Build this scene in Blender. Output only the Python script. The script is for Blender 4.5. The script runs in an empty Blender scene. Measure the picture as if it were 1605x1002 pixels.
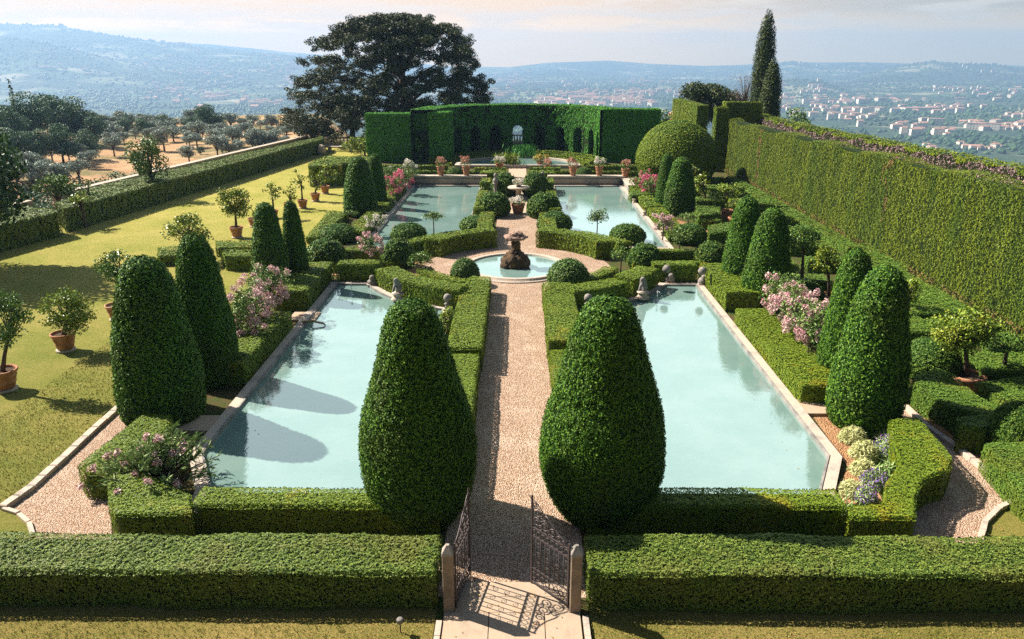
import bpy, bmesh, math, random
import numpy as np
from mathutils import Vector, Matrix, Euler
from math import sin, cos, pi, radians, tan, atan2, sqrt
rng = np.random.default_rng(7); random.seed(7)
sc = bpy.context.scene
COL = sc.collection
# ------------------------------------------------------------------ camera
FPX, CX, CY = 1200.0, 802.5, 501.0
CAM = Vector((0.08, 0.0, 9.3))
PITCH = radians(71.0)
YAW = radians(0.474)
cam_d = bpy.data.cameras.new('camera'); cam = bpy.data.objects.new('camera', cam_d); COL.objects.link(cam)
cam_d.sensor_width = 36.0; cam_d.lens = 36.0 * FPX / 1605.0
cam.location = CAM; cam.rotation_euler = (PITCH, 0, YAW)
cam_d.clip_start = 0.1; cam_d.clip_end = 80000
sc.camera = cam
# ------------------------------------------------------------------ sun, sky, exposure
SUN_EL, SUN_AZ = radians(41.0), radians(-65.0)      # azimuth clockwise from +Y
sd = Vector((sin(SUN_AZ) * cos(SUN_EL), cos(SUN_AZ) * cos(SUN_EL), sin(SUN_EL)))
sun_d = bpy.data.lights.new('sun', 'SUN'); sun_d.energy = 5.0; sun_d.angle = radians(0.5); sun_d.color = (1.0, 0.93, 0.82)
sun = bpy.data.objects.new('sun', sun_d); COL.objects.link(sun)
sun.rotation_euler = sd.to_track_quat('Z', 'Y').to_euler(); sun.location = (-40, 20, 60)
sc.view_settings.view_transform = 'Standard'; sc.view_settings.look = 'None'
sc.view_settings.exposure = 1.4; sc.view_settings.gamma = 1.0
wd = bpy.data.worlds.new('World'); sc.world = wd; wd.use_nodes = True
nt = wd.node_tree; nt.nodes.clear()
def wn(t, **k):
    n = nt.nodes.new(t)
    for a, b in k.items(): setattr(n, a, b)
    return n
L = nt.links.new
out = wn('ShaderNodeOutputWorld'); bg1 = wn('ShaderNodeBackground'); bg2 = wn('ShaderNodeBackground'); mx = wn('ShaderNodeMixShader')
sky = wn('ShaderNodeTexSky'); sky.sky_type = 'NISHITA'; sky.sun_disc = False; sky.sun_elevation = SUN_EL; sky.sun_rotation = SUN_AZ
sky.air_density = 1.0; sky.dust_density = 1.5; sky.altitude = 200
L(sky.outputs[0], bg1.inputs[0]); bg1.inputs[1].default_value = 0.04
tc = wn('ShaderNodeTexCoord'); sep = wn('ShaderNodeSeparateXYZ'); L(tc.outputs['Generated'], sep.inputs[0])
def wmap(src, a, b, c, d, smooth=True):
    m = wn('ShaderNodeMapRange'); m.interpolation_type = 'SMOOTHSTEP' if smooth else 'LINEAR'
    for i, v in enumerate((a, b, c, d)): m.inputs[i + 1].default_value = v
    L(src, m.inputs[0]); return m.outputs[0]
def wmix(f, a, b):
    m = wn('ShaderNodeMix', data_type='RGBA')
    if isinstance(f, float): m.inputs[0].default_value = f
    else: L(f, m.inputs[0])
    for s, v in ((6, a), (7, b)):
        if isinstance(v, tuple): m.inputs[s].default_value = v + (1,)
        else: L(v, m.inputs[s])
    return m.outputs[2]
side = wmap(sep.outputs[0], -0.02, 0.52, 0, 1)
def wramp(src, stops):
    r = wn('ShaderNodeValToRGB'); e = r.color_ramp.elements
    while len(e) < len(stops): e.new(0.5)
    for i, (p, c) in enumerate(stops): e[i].position = p; e[i].color = tuple(c) + (1,)
    L(src, r.inputs[0]); return r.outputs[0]
zz = wmap(sep.outputs[2], 0, 0.1, 0, 1, False)
warm = wramp(zz, [(0, (1.15, 0.60, 0.06)), (0.3, (1.1, 0.58, 0.09)), (0.5, (0.66, 0.38, 0.13)), (0.85, (0.50, 0.325, 0.15))])
cool = wramp(zz, [(0, (0.70, 0.44, 0.08)), (0.3, (0.58, 0.37, 0.10)), (0.5, (0.28, 0.22, 0.12)), (0.85, (0.18, 0.18, 0.16))])
band = wmix(side, warm, cool)
mp = wn('ShaderNodeMapping'); mp.inputs['Scale'].default_value = (3.0, 3.0, 22.0); L(tc.outputs['Generated'], mp.inputs[0])
nz = wn('ShaderNodeTexNoise'); nz.inputs['Scale'].default_value = 2.6; nz.inputs['Detail'].default_value = 7; nz.inputs['Roughness'].default_value = 0.6; L(mp.outputs[0], nz.inputs[0])
cl = wmap(nz.outputs[0], 0.46, 0.62, 0, 0.95)
clm = wn('ShaderNodeMath', operation='MULTIPLY'); L(cl, clm.inputs[0]); L(wmap(sep.outputs[2], 0.012, 0.05, 0.1, 1), clm.inputs[1])
band = wmix(clm.outputs[0], band, wmix(side, (0.60, 0.40, 0.22), (0.40, 0.33, 0.23)))
band = wmix(wmap(sep.outputs[2], 0.09, 0.20, 0, 1), band, (0.54, 0.68, 0.67))
fwd = wmap(sep.outputs[1], -0.05, 0.75, 0.05, 1.0)        # the hazy sky is brightest over the valley, deeper behind the house
L(band, bg2.inputs[0]); L(fwd, bg2.inputs[1])
fac = wmap(sep.outputs[2], 0.42, 0.75, 0, 1.0)
L(fac, mx.inputs[0]); L(bg2.outputs[0], mx.inputs[1]); L(bg1.outputs[0], mx.inputs[2]); L(mx.outputs[0], out.inputs[0])
sc.cycles.max_bounces = 5; sc.cycles.diffuse_bounces = 1; sc.cycles.glossy_bounces = 2; sc.cycles.transmission_bounces = 2
sc.cycles.transparent_max_bounces = 4; sc.cycles.volume_bounces = 0
sc.cycles.caustics_reflective = False; sc.cycles.caustics_refractive = False
sc.cycles.use_denoising = False; sc.cycles.use_adaptive_sampling = False

# ------------------------------------------------------------------ pixel -> ground point
RM = Euler((PITCH, 0, YAW)).to_matrix()
def G(px, py, h=0.0):
    d = RM @ Vector(((px - CX) / FPX, -(py - CY) / FPX, -1.0))
    t = (h - CAM.z) / d.z
    return (CAM.x + d.x * t, CAM.y + d.y * t)
RT = RM.transposed()
def PX(x, y, z):
    v = RT @ (Vector((x, y, z)) - CAM)
    return (CX + FPX * v.x / -v.z, CY - FPX * v.y / -v.z, -v.z)
def HT(x, y, py):
    a, b = -40.0, 60.0
    for _ in range(50):
        m = (a + b) / 2
        if PX(x, y, m)[1] > py: a = m
        else: b = m
    return a
def GA(pts, h=0.0): return [G(a, b, h) for a, b in pts]

# ------------------------------------------------------------------ objects
def tag(o, label=None, cat=None, group=None, kind=None):
    if label: o['label'] = label
    if cat: o['category'] = cat
    if group: o['group'] = group
    if kind: o['kind'] = kind
    return o
def empty(name, loc=(0, 0, 0), rz=0, label=None, cat=None, group=None):
    o = bpy.data.objects.new(name, None); COL.objects.link(o); o.location = loc; o.rotation_euler = (0, 0, rz)
    o.empty_display_size = 0.2
    return tag(o, label, cat, group)
def copy_tree(root, loc, rz=None, s=None, label=None, group=None):
    def rec(o, par):
        c = o.copy(); COL.objects.link(c); c.parent = par
        for ch in list(o.children): rec(ch, c)
        return c
    r = rec(root, None); r.location = loc
    if rz is not None: r.rotation_euler = (0, 0, rz)
    if s is not None: r.scale = s if hasattr(s, '__len__') else (s, s, s)
    if label: r['label'] = label
    if group: r['group'] = group
    return r
class MB:
    def __init__(s): s.V = []; s.F = []; s.n = 0
    def add(s, v, f, mat=0, smooth=False):
        v = np.asarray(v, float).reshape(-1, 3)
        if isinstance(f, np.ndarray) and f.ndim == 2: s.F.append((f + s.n, mat, smooth))
        else:
            by = {}
            for q in f: by.setdefault(len(q), []).append(q)
            for k, qs in by.items(): s.F.append((np.array(qs) + s.n, mat, smooth))
        s.V.append(v); s.n += len(v); return s
    def box(s, x0, x1, y0, y1, z0, z1, mat=0):
        v = [(x, y, z) for z in (z0, z1) for y in (y0, y1) for x in (x0, x1)]
        return s.add(v, [(0, 2, 3, 1), (4, 5, 7, 6), (0, 1, 5, 4), (2, 6, 7, 3), (0, 4, 6, 2), (1, 3, 7, 5)], mat)
    def prism(s, poly, z0, z1, mat=0):
        if area(poly) < 0: poly = poly[::-1]
        n = len(poly); v = [(x, y, z0) for x, y in poly] + [(x, y, z1) for x, y in poly]
        f = [tuple(range(n, 2 * n)), tuple(range(n))[::-1]] + [(i, (i + 1) % n, n + (i + 1) % n, n + i) for i in range(n)]
        return s.add(v, f, mat)
    def lathe(s, prof, c=(0, 0, 0), seg=24, mat=0, smooth=True, wob=0):
        a = np.arange(seg) * 2 * pi / seg; v = []
        for r, z in prof: v.append(np.stack([c[0] + r * np.cos(a), c[1] + r * np.sin(a), np.full(seg, c[2] + z)], 1))
        v = np.concatenate(v); m = len(prof)
        i, j = np.meshgrid(np.arange(m - 1), np.arange(seg), indexing='ij'); i = i.ravel(); j = j.ravel(); k = (j + 1) % seg
        return s.add(v, np.stack([i * seg + j, i * seg + k, (i + 1) * seg + k, (i + 1) * seg + j], 1), mat, smooth)
    def tube(s, pts, rad, seg=6, mat=0, smooth=True):
        pts = [Vector(p) for p in pts]; n = len(pts)
        if not hasattr(rad, '__len__'): rad = [rad] * n
        v = []; up = Vector((0.13, 0.21, 0.97))
        for i, p in enumerate(pts):
            t = (pts[min(i + 1, n - 1)] - pts[max(i - 1, 0)]).normalized()
            if abs(t.dot(up)) > 0.95: u2 = Vector((1, 0, 0.1))
            else: u2 = up
            a = t.cross(u2).normalized(); b = t.cross(a)
            for k in range(seg):
                q = 2 * pi * k / seg; v.append(p + (a * cos(q) + b * sin(q)) * rad[i])
        f = []
        for i in range(n - 1):
            for k in range(seg): f.append((i * seg + k, i * seg + (k + 1) % seg, (i + 1) * seg + (k + 1) % seg, (i + 1) * seg + k))
        f.append(tuple(range(seg))[::-1]); f.append(tuple(range((n - 1) * seg, n * seg)))
        return s.add([tuple(p) for p in v], f, mat, smooth)
    def build(s, name, mats, parent=None, loc=(0, 0, 0)):
        me = bpy.data.meshes.new(name)
        V = np.concatenate(s.V); me.vertices.add(len(V)); me.vertices.foreach_set('co', V.astype(np.float32).ravel())
        tot = sum(f.size for f, _, _ in s.F); nf = sum(len(f) for f, _, _ in s.F)
        me.loops.add(tot); me.polygons.add(nf)
        me.loops.foreach_set('vertex_index', np.concatenate([f.ravel() for f, _, _ in s.F]).astype(np.int32))
        ls = np.concatenate([np.full(len(f), f.shape[1]) for f, _, _ in s.F]); st = np.concatenate([[0], np.cumsum(ls)[:-1]])
        me.polygons.foreach_set('loop_start', st.astype(np.int32))
        if not isinstance(mats, (list, tuple)): mats = [mats]
        for m in mats: me.materials.append(m)
        me.polygons.foreach_set('material_index', np.concatenate([np.full(len(f), m) for f, m, _ in s.F]).astype(np.int32))
        me.polygons.foreach_set('use_smooth', np.concatenate([np.full(len(f), sm) for f, _, sm in s.F]))
        me.update(calc_edges=True); me.validate()
        o = bpy.data.objects.new(name, me); COL.objects.link(o); o.parent = parent; o.location = loc
        return o
def area(p): return 0.5 * sum(p[i][0] * p[(i + 1) % len(p)][1] - p[(i + 1) % len(p)][0] * p[i][1] for i in range(len(p)))

# ------------------------------------------------------------------ noise, leaves
def worley(P, cell, seed=0):
    Q = P / cell; I = np.floor(Q).astype(np.int64); best = np.full(len(P), 9.0)
    for dx in (-1, 0, 1):
        for dy in (-1, 0, 1):
            for dz in (-1, 0, 1):
                C = I + (dx, dy, dz)
                h = (C[:, 0] * 73856093) ^ (C[:, 1] * 19349663) ^ (C[:, 2] * 83492791) ^ (seed * 2654435)
                r = []
                for k in range(3):
                    h = (h * 1103515245 + 12345 + k) & 0x7fffffff; r.append((h >> 8 & 0xffff) / 65535.0)
                d = C + np.stack(r, 1) - Q
                best = np.minimum(best, (d * d).sum(1))
    return np.sqrt(best)
def vnoise(P, s, seed=0):
    Q = P / s + seed * 17.3
    return (np.sin(Q[:, 0] * 1.7 + 1.3 * np.sin(Q[:, 1] * 1.1 + seed)) + np.sin(Q[:, 1] * 2.1 + 1.1 * np.sin(Q[:, 2] * 1.7)) + np.sin(Q[:, 2] * 1.9 + 1.4 * np.sin(Q[:, 0] * 1.3 + 2))) / 3
def unit(a): return a / np.maximum(np.linalg.norm(a, axis=1, keepdims=True), 1e-9)
def leaf_quads(mb, P, N, size, asp=0.55, spread=0.6, mat=0, var=0.35, up=0.0):
    n = len(P)
    nn = unit(N + rng.normal(0, spread, (n, 3)))
    t = rng.normal(0, 1, (n, 3)); t[:, 2] += up; t = unit(t - (t * nn).sum(1, keepdims=True) * nn); b = np.cross(nn, t)
    s = (size * (1 + rng.uniform(-var, var, n)))[:, None] * 0.5
    v = np.stack([P - t * s, P + b * s * asp, P + t * s, P - b * s * asp], 1).reshape(-1, 3)
    mb.add(v, np.arange(4 * n).reshape(-1, 4), mat)
def leaf_size(d): return max(0.029, d * 0.0015)

# ------------------------------------------------------------------ materials
def mat(name, fn):
    m = bpy.data.materials.new(name); m.use_nodes = True; t = m.node_tree; t.nodes.clear()
    o = t.nodes.new('ShaderNodeOutputMaterial'); fn(t, o); return m
def N(t, ty, **k):
    n = t.nodes.new(ty)
    for a, b in k.items(): setattr(n, a, b)
    return n
def ramp(t, src, stops):
    r = N(t, 'ShaderNodeValToRGB'); e = r.color_ramp.elements
    while len(e) < len(stops): e.new(0.5)
    for i, (p, c) in enumerate(stops): e[i].position = p; e[i].color = tuple(c) + (1,)
    t.links.new(src, r.inputs[0]); return r.outputs[0]
def mixc(t, f, a, b, mode='MIX'):
    m = N(t, 'ShaderNodeMix', data_type='RGBA', blend_type=mode)
    if isinstance(f, (int, float)): m.inputs[0].default_value = f
    else: t.links.new(f, m.inputs[0])
    for s, v in ((6, a), (7, b)):
        if isinstance(v, (tuple, list)): m.inputs[s].default_value = tuple(v) + (1,)
        else: t.links.new(v, m.inputs[s])
    return m.outputs[2]
def noise(t, scale, detail=4, rough=0.55, vec=None):
    n = N(t, 'ShaderNodeTexNoise'); n.inputs['Scale'].default_value = scale; n.inputs['Detail'].default_value = detail; n.inputs['Roughness'].default_value = rough
    if vec is None:
        g = N(t, 'ShaderNodeNewGeometry'); vec = g.outputs['Position']
    t.links.new(vec, n.inputs['Vector']); return n.outputs[0]
def mr(t, src, a, b, c, d):
    m = N(t, 'ShaderNodeMapRange')
    for i, v in enumerate((a, b, c, d)): m.inputs[i + 1].default_value = v
    t.links.new(src, m.inputs[0]); return m.outputs[0]
def pbsdf(t, o, col, rough=0.7, spec=0.3, bump=None, bd=0.02, bs=1.0, **k):
    p = N(t, 'ShaderNodeBsdfPrincipled')
    if isinstance(col, (tuple, list)): p.inputs['Base Color'].default_value = tuple(col) + (1,)
    else: t.links.new(col, p.inputs['Base Color'])
    if isinstance(rough, (int, float)): p.inputs['Roughness'].default_value = rough
    else: t.links.new(rough, p.inputs['Roughness'])
    p.inputs['Specular IOR Level'].default_value = spec
    if bump is not None:
        b = N(t, 'ShaderNodeBump'); b.inputs['Distance'].default_value = bd; b.inputs['Strength'].default_value = bs
        t.links.new(bump, b.inputs['Height']); t.links.new(b.outputs[0], p.inputs['Normal'])
    for a, v in k.items(): p.inputs[a].default_value = v
    if o is not None: t.links.new(p.outputs[0], o.inputs[0])
    return p
def leafmat(name, a, b, c, alt=None, altscale=0.5, lo=0.5, hi=0.62, trans=0.05, rough=0.55, vs=None):
    """a..c: leaf colours picked per leaf; alt: patches of a second growth colour"""
    def fn(t, o):
        g = N(t, 'ShaderNodeNewGeometry')
        col = ramp(t, g.outputs['Random Per Island'], [(0, a), (0.55, b), (1, c)])
        if alt is not None:
            vec = None
            if vs:
                mpn = N(t, 'ShaderNodeMapping'); mpn.inputs['Scale'].default_value = vs; t.links.new(g.outputs['Position'], mpn.inputs[0]); vec = mpn.outputs[0]
            f = mr(t, noise(t, altscale, 5, 0.65, vec), lo, hi, 0, 0.85)
            col = mixc(t, f, col, mixc(t, g.outputs['Random Per Island'], tuple(x * 0.75 for x in alt), tuple(x * 1.2 for x in alt)))
        p = pbsdf(t, None, col, rough, 0.18)
        tr = N(t, 'ShaderNodeBsdfTranslucent'); t.links.new(col, tr.inputs[0])
        m = N(t, 'ShaderNodeMixShader'); m.inputs[0].default_value = trans
        t.links.new(p.outputs[0], m.inputs[1]); t.links.new(tr.outputs[0], m.inputs[2]); t.links.new(m.outputs[0], o.inputs[0])
    return mat(name, fn)
def plain(name, col, rough=0.7, spec=0.3, var=0.25, scale=3.0, bscale=None, bd=0.02, **k):
    def fn(t, o):
        c = mixc(t, noise(t, scale, 6, 0.6), tuple(x * (1 - var) for x in col), tuple(x * (1 + var) for x in col))
        pbsdf(t, o, c, rough, spec, noise(t, bscale, 5, 0.6) if bscale else None, bd, **k)
    return mat(name, fn)
M = {}
M['box'] = leafmat('box_leaves', (0.075, 0.135, 0.010), (0.14, 0.205, 0.013), (0.23, 0.285, 0.020), alt=(0.30, 0.25, 0.014), altscale=0.8, lo=0.56, hi=0.7)
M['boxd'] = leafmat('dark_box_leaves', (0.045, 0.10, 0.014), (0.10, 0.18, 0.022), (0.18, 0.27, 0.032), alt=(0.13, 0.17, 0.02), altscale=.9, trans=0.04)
M['front'] = leafmat('front_hedge_leaves', (0.04, 0.082, 0.012), (0.11, 0.165, 0.022), (0.23, 0.285, 0.042), alt=(0.15, 0.17, 0.03), altscale=1.2)
M['yew'] = leafmat('yew_leaves', (0.026, 0.078, 0.006), (0.08, 0.185, 0.012), (0.17, 0.30, 0.020), alt=(0.085, 0.135, 0.015), altscale=0.8, trans=0.05)
M['dome'] = leafmat('dome_leaves', (0.13, 0.19, 0.008), (0.20, 0.27, 0.010), (0.28, 0.34, 0.014), trans=0.04)
M['cyp'] = leafmat('cypress_hedge_leaves', (0.085, 0.12, 0.006), (0.165, 0.21, 0.010), (0.27, 0.31, 0.016), alt=(0.09, 0.15, 0.010), altscale=0.9, vs=(1, 1, 0.12), lo=.45, hi=.6, trans=0.05)
M['arc'] = leafmat('arcade_leaves', (0.03, 0.13, 0.014), (0.075, 0.28, 0.022), (0.15, 0.42, 0.036), trans=0.05)
M['core'] = plain('shade_darkened_twigs', (0.012, 0.022, 0.004), 0.9, 0.1, 0.4, 12, 30, 0.03)  # dark inner twigs, toned down further to paint shade into gaps and faces
M['pine'] = leafmat('pine_needles', (0.018, 0.032, 0.010), (0.045, 0.062, 0.018), (0.105, 0.115, 0.036), trans=0.06)
M['bark'] = plain('bark', (0.10, 0.072, 0.05), 0.9, 0.2, 0.4, 9, 30, 0.03)
M['lemon'] = leafmat('citrus_leaves', (0.09, 0.16, 0.022), (0.18, 0.255, 0.028), (0.34, 0.39, 0.04), alt=(0.30, 0.29, 0.03), altscale=2.2, lo=0.52, hi=0.66, rough=0.4)
M['lemond'] = leafmat('dark_citrus_leaves', (0.05, 0.12, 0.022), (0.11, 0.20, 0.032), (0.20, 0.29, 0.045), rough=0.38)
M['shrub'] = leafmat('shrub_leaves', (0.06, 0.12, 0.022), (0.13, 0.21, 0.04), (0.25, 0.33, 0.09), rough=0.45)
M['oleander'] = leafmat('oleander_leaves', (0.08, 0.15, 0.035), (0.19, 0.28, 0.08), (0.40, 0.47, 0.20), rough=0.4)
M['olive'] = leafmat('olive_leaves', (0.14, 0.18, 0.14), (0.25, 0.30, 0.24), (0.42, 0.46, 0.38), trans=0.1)
M['grove'] = leafmat('grove_leaves', (0.035, 0.085, 0.05), (0.075, 0.15, 0.07), (0.14, 0.22, 0.09), trans=0.1)
M['wood'] = leafmat('woodland_leaves', (0.02, 0.055, 0.022), (0.045, 0.10, 0.03), (0.09, 0.15, 0.045), trans=0.1)
M['pale'] = leafmat('pale_grass_leaves', (0.40, 0.42, 0.16), (0.55, 0.55, 0.24), (0.7, 0.68, 0.34), trans=0.2)
M['iris'] = leafmat('iris_leaves', (0.18, 0.30, 0.08), (0.32, 0.44, 0.15), (0.5, 0.6, 0.28))
M['pink'] = leafmat('pink_petals', (0.55, 0.24, 0.30), (0.72, 0.44, 0.43), (0.80, 0.66, 0.58), trans=0.2)
M['hotpink'] = leafmat('hot_pink_petals', (0.55, 0.07, 0.17), (0.75, 0.16, 0.27), (0.8, 0.35, 0.38), trans=0.2)
M['red'] = leafmat('salmon_petals', (0.45, 0.14, 0.10), (0.6, 0.28, 0.20), (0.68, 0.45, 0.34), trans=0.2)
M['white'] = leafmat('white_petals', (0.6, 0.5, 0.42), (0.75, 0.68, 0.58), (0.8, 0.78, 0.72), trans=0.2)
M['lav'] = leafmat('lavender_petals', (0.14, 0.06, 0.32), (0.26, 0.14, 0.42), (0.4, 0.3, 0.5), trans=0.2)
M['reed'] = leafmat('reed_leaves', (0.04, 0.17, 0.02), (0.07, 0.24, 0.03), (0.12, 0.32, 0.05))
M['orangeleaf'] = leafmat('orange_leaves', (0.35, 0.2, 0.03), (0.5, 0.33, 0.05), (0.5, 0.45, 0.1))
M['mauve'] = leafmat('bare_mauve_twigs', (0.16, 0.09, 0.09), (0.32, 0.20, 0.20), (0.48, 0.34, 0.32), trans=0.05)
M['brown'] = leafmat('dried_brown_leaves', (0.22, 0.12, 0.04), (0.34, 0.19, 0.07), (0.4, 0.26, 0.1), trans=0.05)
def m_terra(t, o):
    n = noise(t, 6, 6, 0.65); c = ramp(t, n, [(0.3, (0.27, 0.11, 0.055)), (0.55, (0.42, 0.19, 0.10)), (0.72, (0.46, 0.30, 0.20))])
    pbsdf(t, o, c, 0.85, 0.2, noise(t, 40, 3), 0.004)
M['terra'] = mat('weathered_terracotta', m_terra)
def m_stone(dark, lite, orange, bd=0.01):
    def fn(t, o):
        c = ramp(t, noise(t, 2.2, 8, 0.7), [(0.3, dark), (0.5, lite), (0.72, orange)])
        c = mixc(t, mr(t, noise(t, 26, 5, 0.7), 0.55, 0.8, 0, 0.6), c, tuple(x * 0.5 for x in dark))
        pbsdf(t, o, c, 0.85, 0.25, noise(t, 22, 6, 0.65), bd)
    return fn
M['stone'] = mat('weathered_limestone', m_stone((0.26, 0.22, 0.18), (0.45, 0.37, 0.30), (0.48, 0.33, 0.23)))
M['slab'] = mat('threshold_stone', m_stone((0.30, 0.22, 0.155), (0.40, 0.30, 0.215), (0.44, 0.27, 0.16), 0.004))
M['oldstone'] = mat('old_statue_stone', m_stone((0.13, 0.115, 0.10), (0.27, 0.24, 0.21), (0.38, 0.31, 0.25)))
M['greystone'] = mat('grey_stone', m_stone((0.10, 0.095, 0.09), (0.24, 0.22, 0.20), (0.38, 0.33, 0.28)))
M['rock'] = mat('fountain_rock', m_stone((0.03, 0.018, 0.012), (0.09, 0.052, 0.028), (0.24, 0.13, 0.035), 0.06))
M['rockcap'] = mat('fountain_cap_rock', m_stone((0.10, 0.06, 0.045), (0.30, 0.19, 0.14), (0.42, 0.28, 0.2), 0.04))
M['iron'] = plain('rusty_wrought_iron', (0.085, 0.064, 0.062), 0.55, 0.5, 0.4, 20, 60, 0.002, Metallic=0.4)
M['soil'] = plain('potting_soil', (0.07, 0.045, 0.03), 0.95, 0.1, 0.4, 14, 40, 0.02)
def m_water(t, o):
    g = N(t, 'ShaderNodeNewGeometry')
    c = mixc(t, mr(t, noise(t, 0.45, 6, 0.65), 0.4, 0.62, 0, 1), (0.14, 0.228, 0.203), (0.18, 0.262, 0.238))
    c = mixc(t, mr(t, noise(t, 9, 5, 0.7), 0.60, 0.72, 0, 0.35), c, (0.30, 0.40, 0.38))
    c = mixc(t, mr(t, noise(t, 17, 3, 0.7), 0.70, 0.76, 0, 0.5), c, (0.09, 0.17, 0.14))
    pbsdf(t, o, c, mr(t, noise(t, 2.5, 3), 0.35, 0.7, 0.015, 0.07), 0.95, noise(t, 5, 4, 0.6), 0.004, 0.6, IOR=1.95)
M['water'] = mat('milky_pool_water', m_water)
def m_gravel(a, b, c_, scale=33):
    def fn(t, o):
        v = N(t, 'ShaderNodeTexVoronoi'); v.inputs['Scale'].default_value = scale
        g = N(t, 'ShaderNodeNewGeometry')
        mpn = N(t, 'ShaderNodeMapping'); mpn.inputs['Scale'].default_value = (1.15, 0.8, 1.0); t.links.new(g.outputs['Position'], mpn.inputs[0])
        t.links.new(mpn.outputs[0], v.inputs['Vector'])
        sp = N(t, 'ShaderNodeSeparateColor'); t.links.new(v.outputs['Color'], sp.inputs[0])
        c = ramp(t, sp.outputs[0], [(0, a), (0.5, b), (1, c_)])
        c = mixc(t, mr(t, noise(t, 0.9, 6, 0.7), 0.5, 0.68, 0, 0.55), c, tuple(min(1, x * 1.3) for x in c_))
        c = mixc(t, mr(t, noise(t, 2.3, 6, 0.75), 0.56, 0.75, 0, 0.6), c, tuple(x * 0.6 for x in a))
        c = mixc(t, mr(t, v.outputs['Distance'], 0.42, 0.62, 0, 0.75), c, tuple(x * 0.35 for x in a))
        inv = N(t, 'ShaderNodeMath', operation='SUBTRACT'); inv.inputs[0].default_value = 1; t.links.new(v.outputs['Distance'], inv.inputs[1])
        pbsdf(t, o, c, 0.9, 0.15, inv.outputs[0], 0.03, 0.9)
    return fn
M['gravel'] = mat('pink_pebble_gravel', m_gravel((0.33, 0.20, 0.125), (0.52, 0.345, 0.235), (0.62, 0.475, 0.36)))
M['earth'] = mat('orange_earth', m_gravel((0.30, 0.14, 0.06), (0.44, 0.23, 0.11), (0.5, 0.3, 0.16), 30))
def m_lawn(t, o):
    g = N(t, 'ShaderNodeNewGeometry'); s = N(t, 'ShaderNodeSeparateXYZ'); t.links.new(g.outputs['Position'], s.inputs[0])
    far = mr(t, s.outputs[1], 15, 50, 0, 1)
    n1 = mr(t, noise(t, 0.35, 7, 0.7), 0.35, 0.65, 0, 1)
    near = mixc(t, n1, (0.13, 0.15, 0.024), (0.26, 0.21, 0.055)); fr = mixc(t, n1, (0.29, 0.275, 0.045), (0.44, 0.36, 0.10))
    c = mixc(t, far, near, fr)
    c = mixc(t, mr(t, s.outputs[1], 13.0, 11.5, 0, 0.75), c, mixc(t, n1, (0.20, 0.16, 0.04), (0.36, 0.25, 0.09)))
    c = mixc(t, mr(t, noise(t, 11, 6, 0.75), 0.42, 0.7, 0, 0.75), c, (0.09, 0.115, 0.014), 'MIX')
    c = mixc(t, mr(t, noise(t, 3.1, 6, 0.75), 0.58, 0.72, 0, 0.6), c, (0.36, 0.25, 0.09))
    pbsdf(t, o, c, 0.95, 0.1, noise(t, 28, 6, 0.75), 0.05)
M['lawn'] = mat('dry_lawn', m_lawn)
def m_bed(t, o):
    c = mixc(t, mr(t, noise(t, 1.2, 6, 0.7), 0.4, 0.6, 0, 1), (0.09, 0.06, 0.025), (0.045, 0.075, 0.014))
    pbsdf(t, o, c, 0.95, 0.1, noise(t, 20, 6, 0.7), 0.05)
M['bed'] = mat('planted_bed_soil', m_bed)
def m_valley(t, o):
    g = N(t, 'ShaderNodeNewGeometry')
    wob = N(t, 'ShaderNodeTexNoise'); wob.inputs['Scale'].default_value = 0.004; wob.inputs['Detail'].default_value = 3; t.links.new(g.outputs['Position'], wob.inputs['Vector'])
    ad = N(t, 'ShaderNodeVectorMath', operation='MULTIPLY_ADD'); t.links.new(wob.outputs['Color'], ad.inputs[0]); ad.inputs[1].default_value = (160, 160, 0); t.links.new(g.outputs['Position'], ad.inputs[2])
    v = N(t, 'ShaderNodeTexVoronoi'); v.inputs['Scale'].default_value = 0.0075; t.links.new(ad.outputs[0], v.inputs['Vector'])
    sp = N(t, 'ShaderNodeSeparateColor'); t.links.new(v.outputs['Color'], sp.inputs[0])
    c = ramp(t, sp.outputs[0], [(0, (0.05, 0.085, 0.04)), (0.3, (0.10, 0.14, 0.06)), (0.55, (0.07, 0.11, 0.05)), (0.72, (0.25, 0.24, 0.13)), (1.0, (0.34, 0.30, 0.20))])
    f = mr(t, noise(t, 0.0016, 8, 0.68), 0.43, 0.51, 0, 0.92)
    c = mixc(t, f, c, mixc(t, mr(t, noise(t, 0.03, 4, 0.7), 0.3, 0.7, 0, 1), (0.012, 0.032, 0.02), (0.055, 0.08, 0.04)))
    pbsdf(t, o, c, 0.95, 0.1)
M['valley'] = mat('valley_fields', m_valley)
def m_orch(t, o):
    c = mixc(t, mr(t, noise(t, 0.09, 7, 0.7), 0.42, 0.60, 0, 1), (0.36, 0.20, 0.10), (0.47, 0.30, 0.165))
    c = mixc(t, mr(t, noise(t, 0.05, 8, 0.75), 0.46, 0.56, 0, 0.85), c, (0.12, 0.13, 0.05))
    c = mixc(t, mr(t, noise(t, 0.9, 6, 0.75), 0.55, 0.72, 0, 0.6), c, (0.17, 0.12, 0.06))
    pbsdf(t, o, c, 0.95, 0.1, noise(t, 1.5, 6, 0.7), 0.3)
M['orch'] = mat('dry_orchard_soil', m_orch)
M['wall'] = plain('pale_plaster', (0.80, 0.70, 0.58), 0.9, 0.1, 0.15, 0.05)
M['roof'] = plain('red_roof_tiles', (0.44, 0.25, 0.18), 0.9, 0.1, 0.2, 0.05)
def m_spray(t, o): pbsdf(t, o, (.8, .85, .85), .2, .5, **{'Transmission Weight': .3})
M['spray'] = mat('spraying_water', m_spray)
M['poststone'] = mat('brown_post_stone', m_stone((0.11, 0.085, 0.06), (0.22, 0.17, 0.12), (0.33, 0.23, 0.14)))
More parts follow.
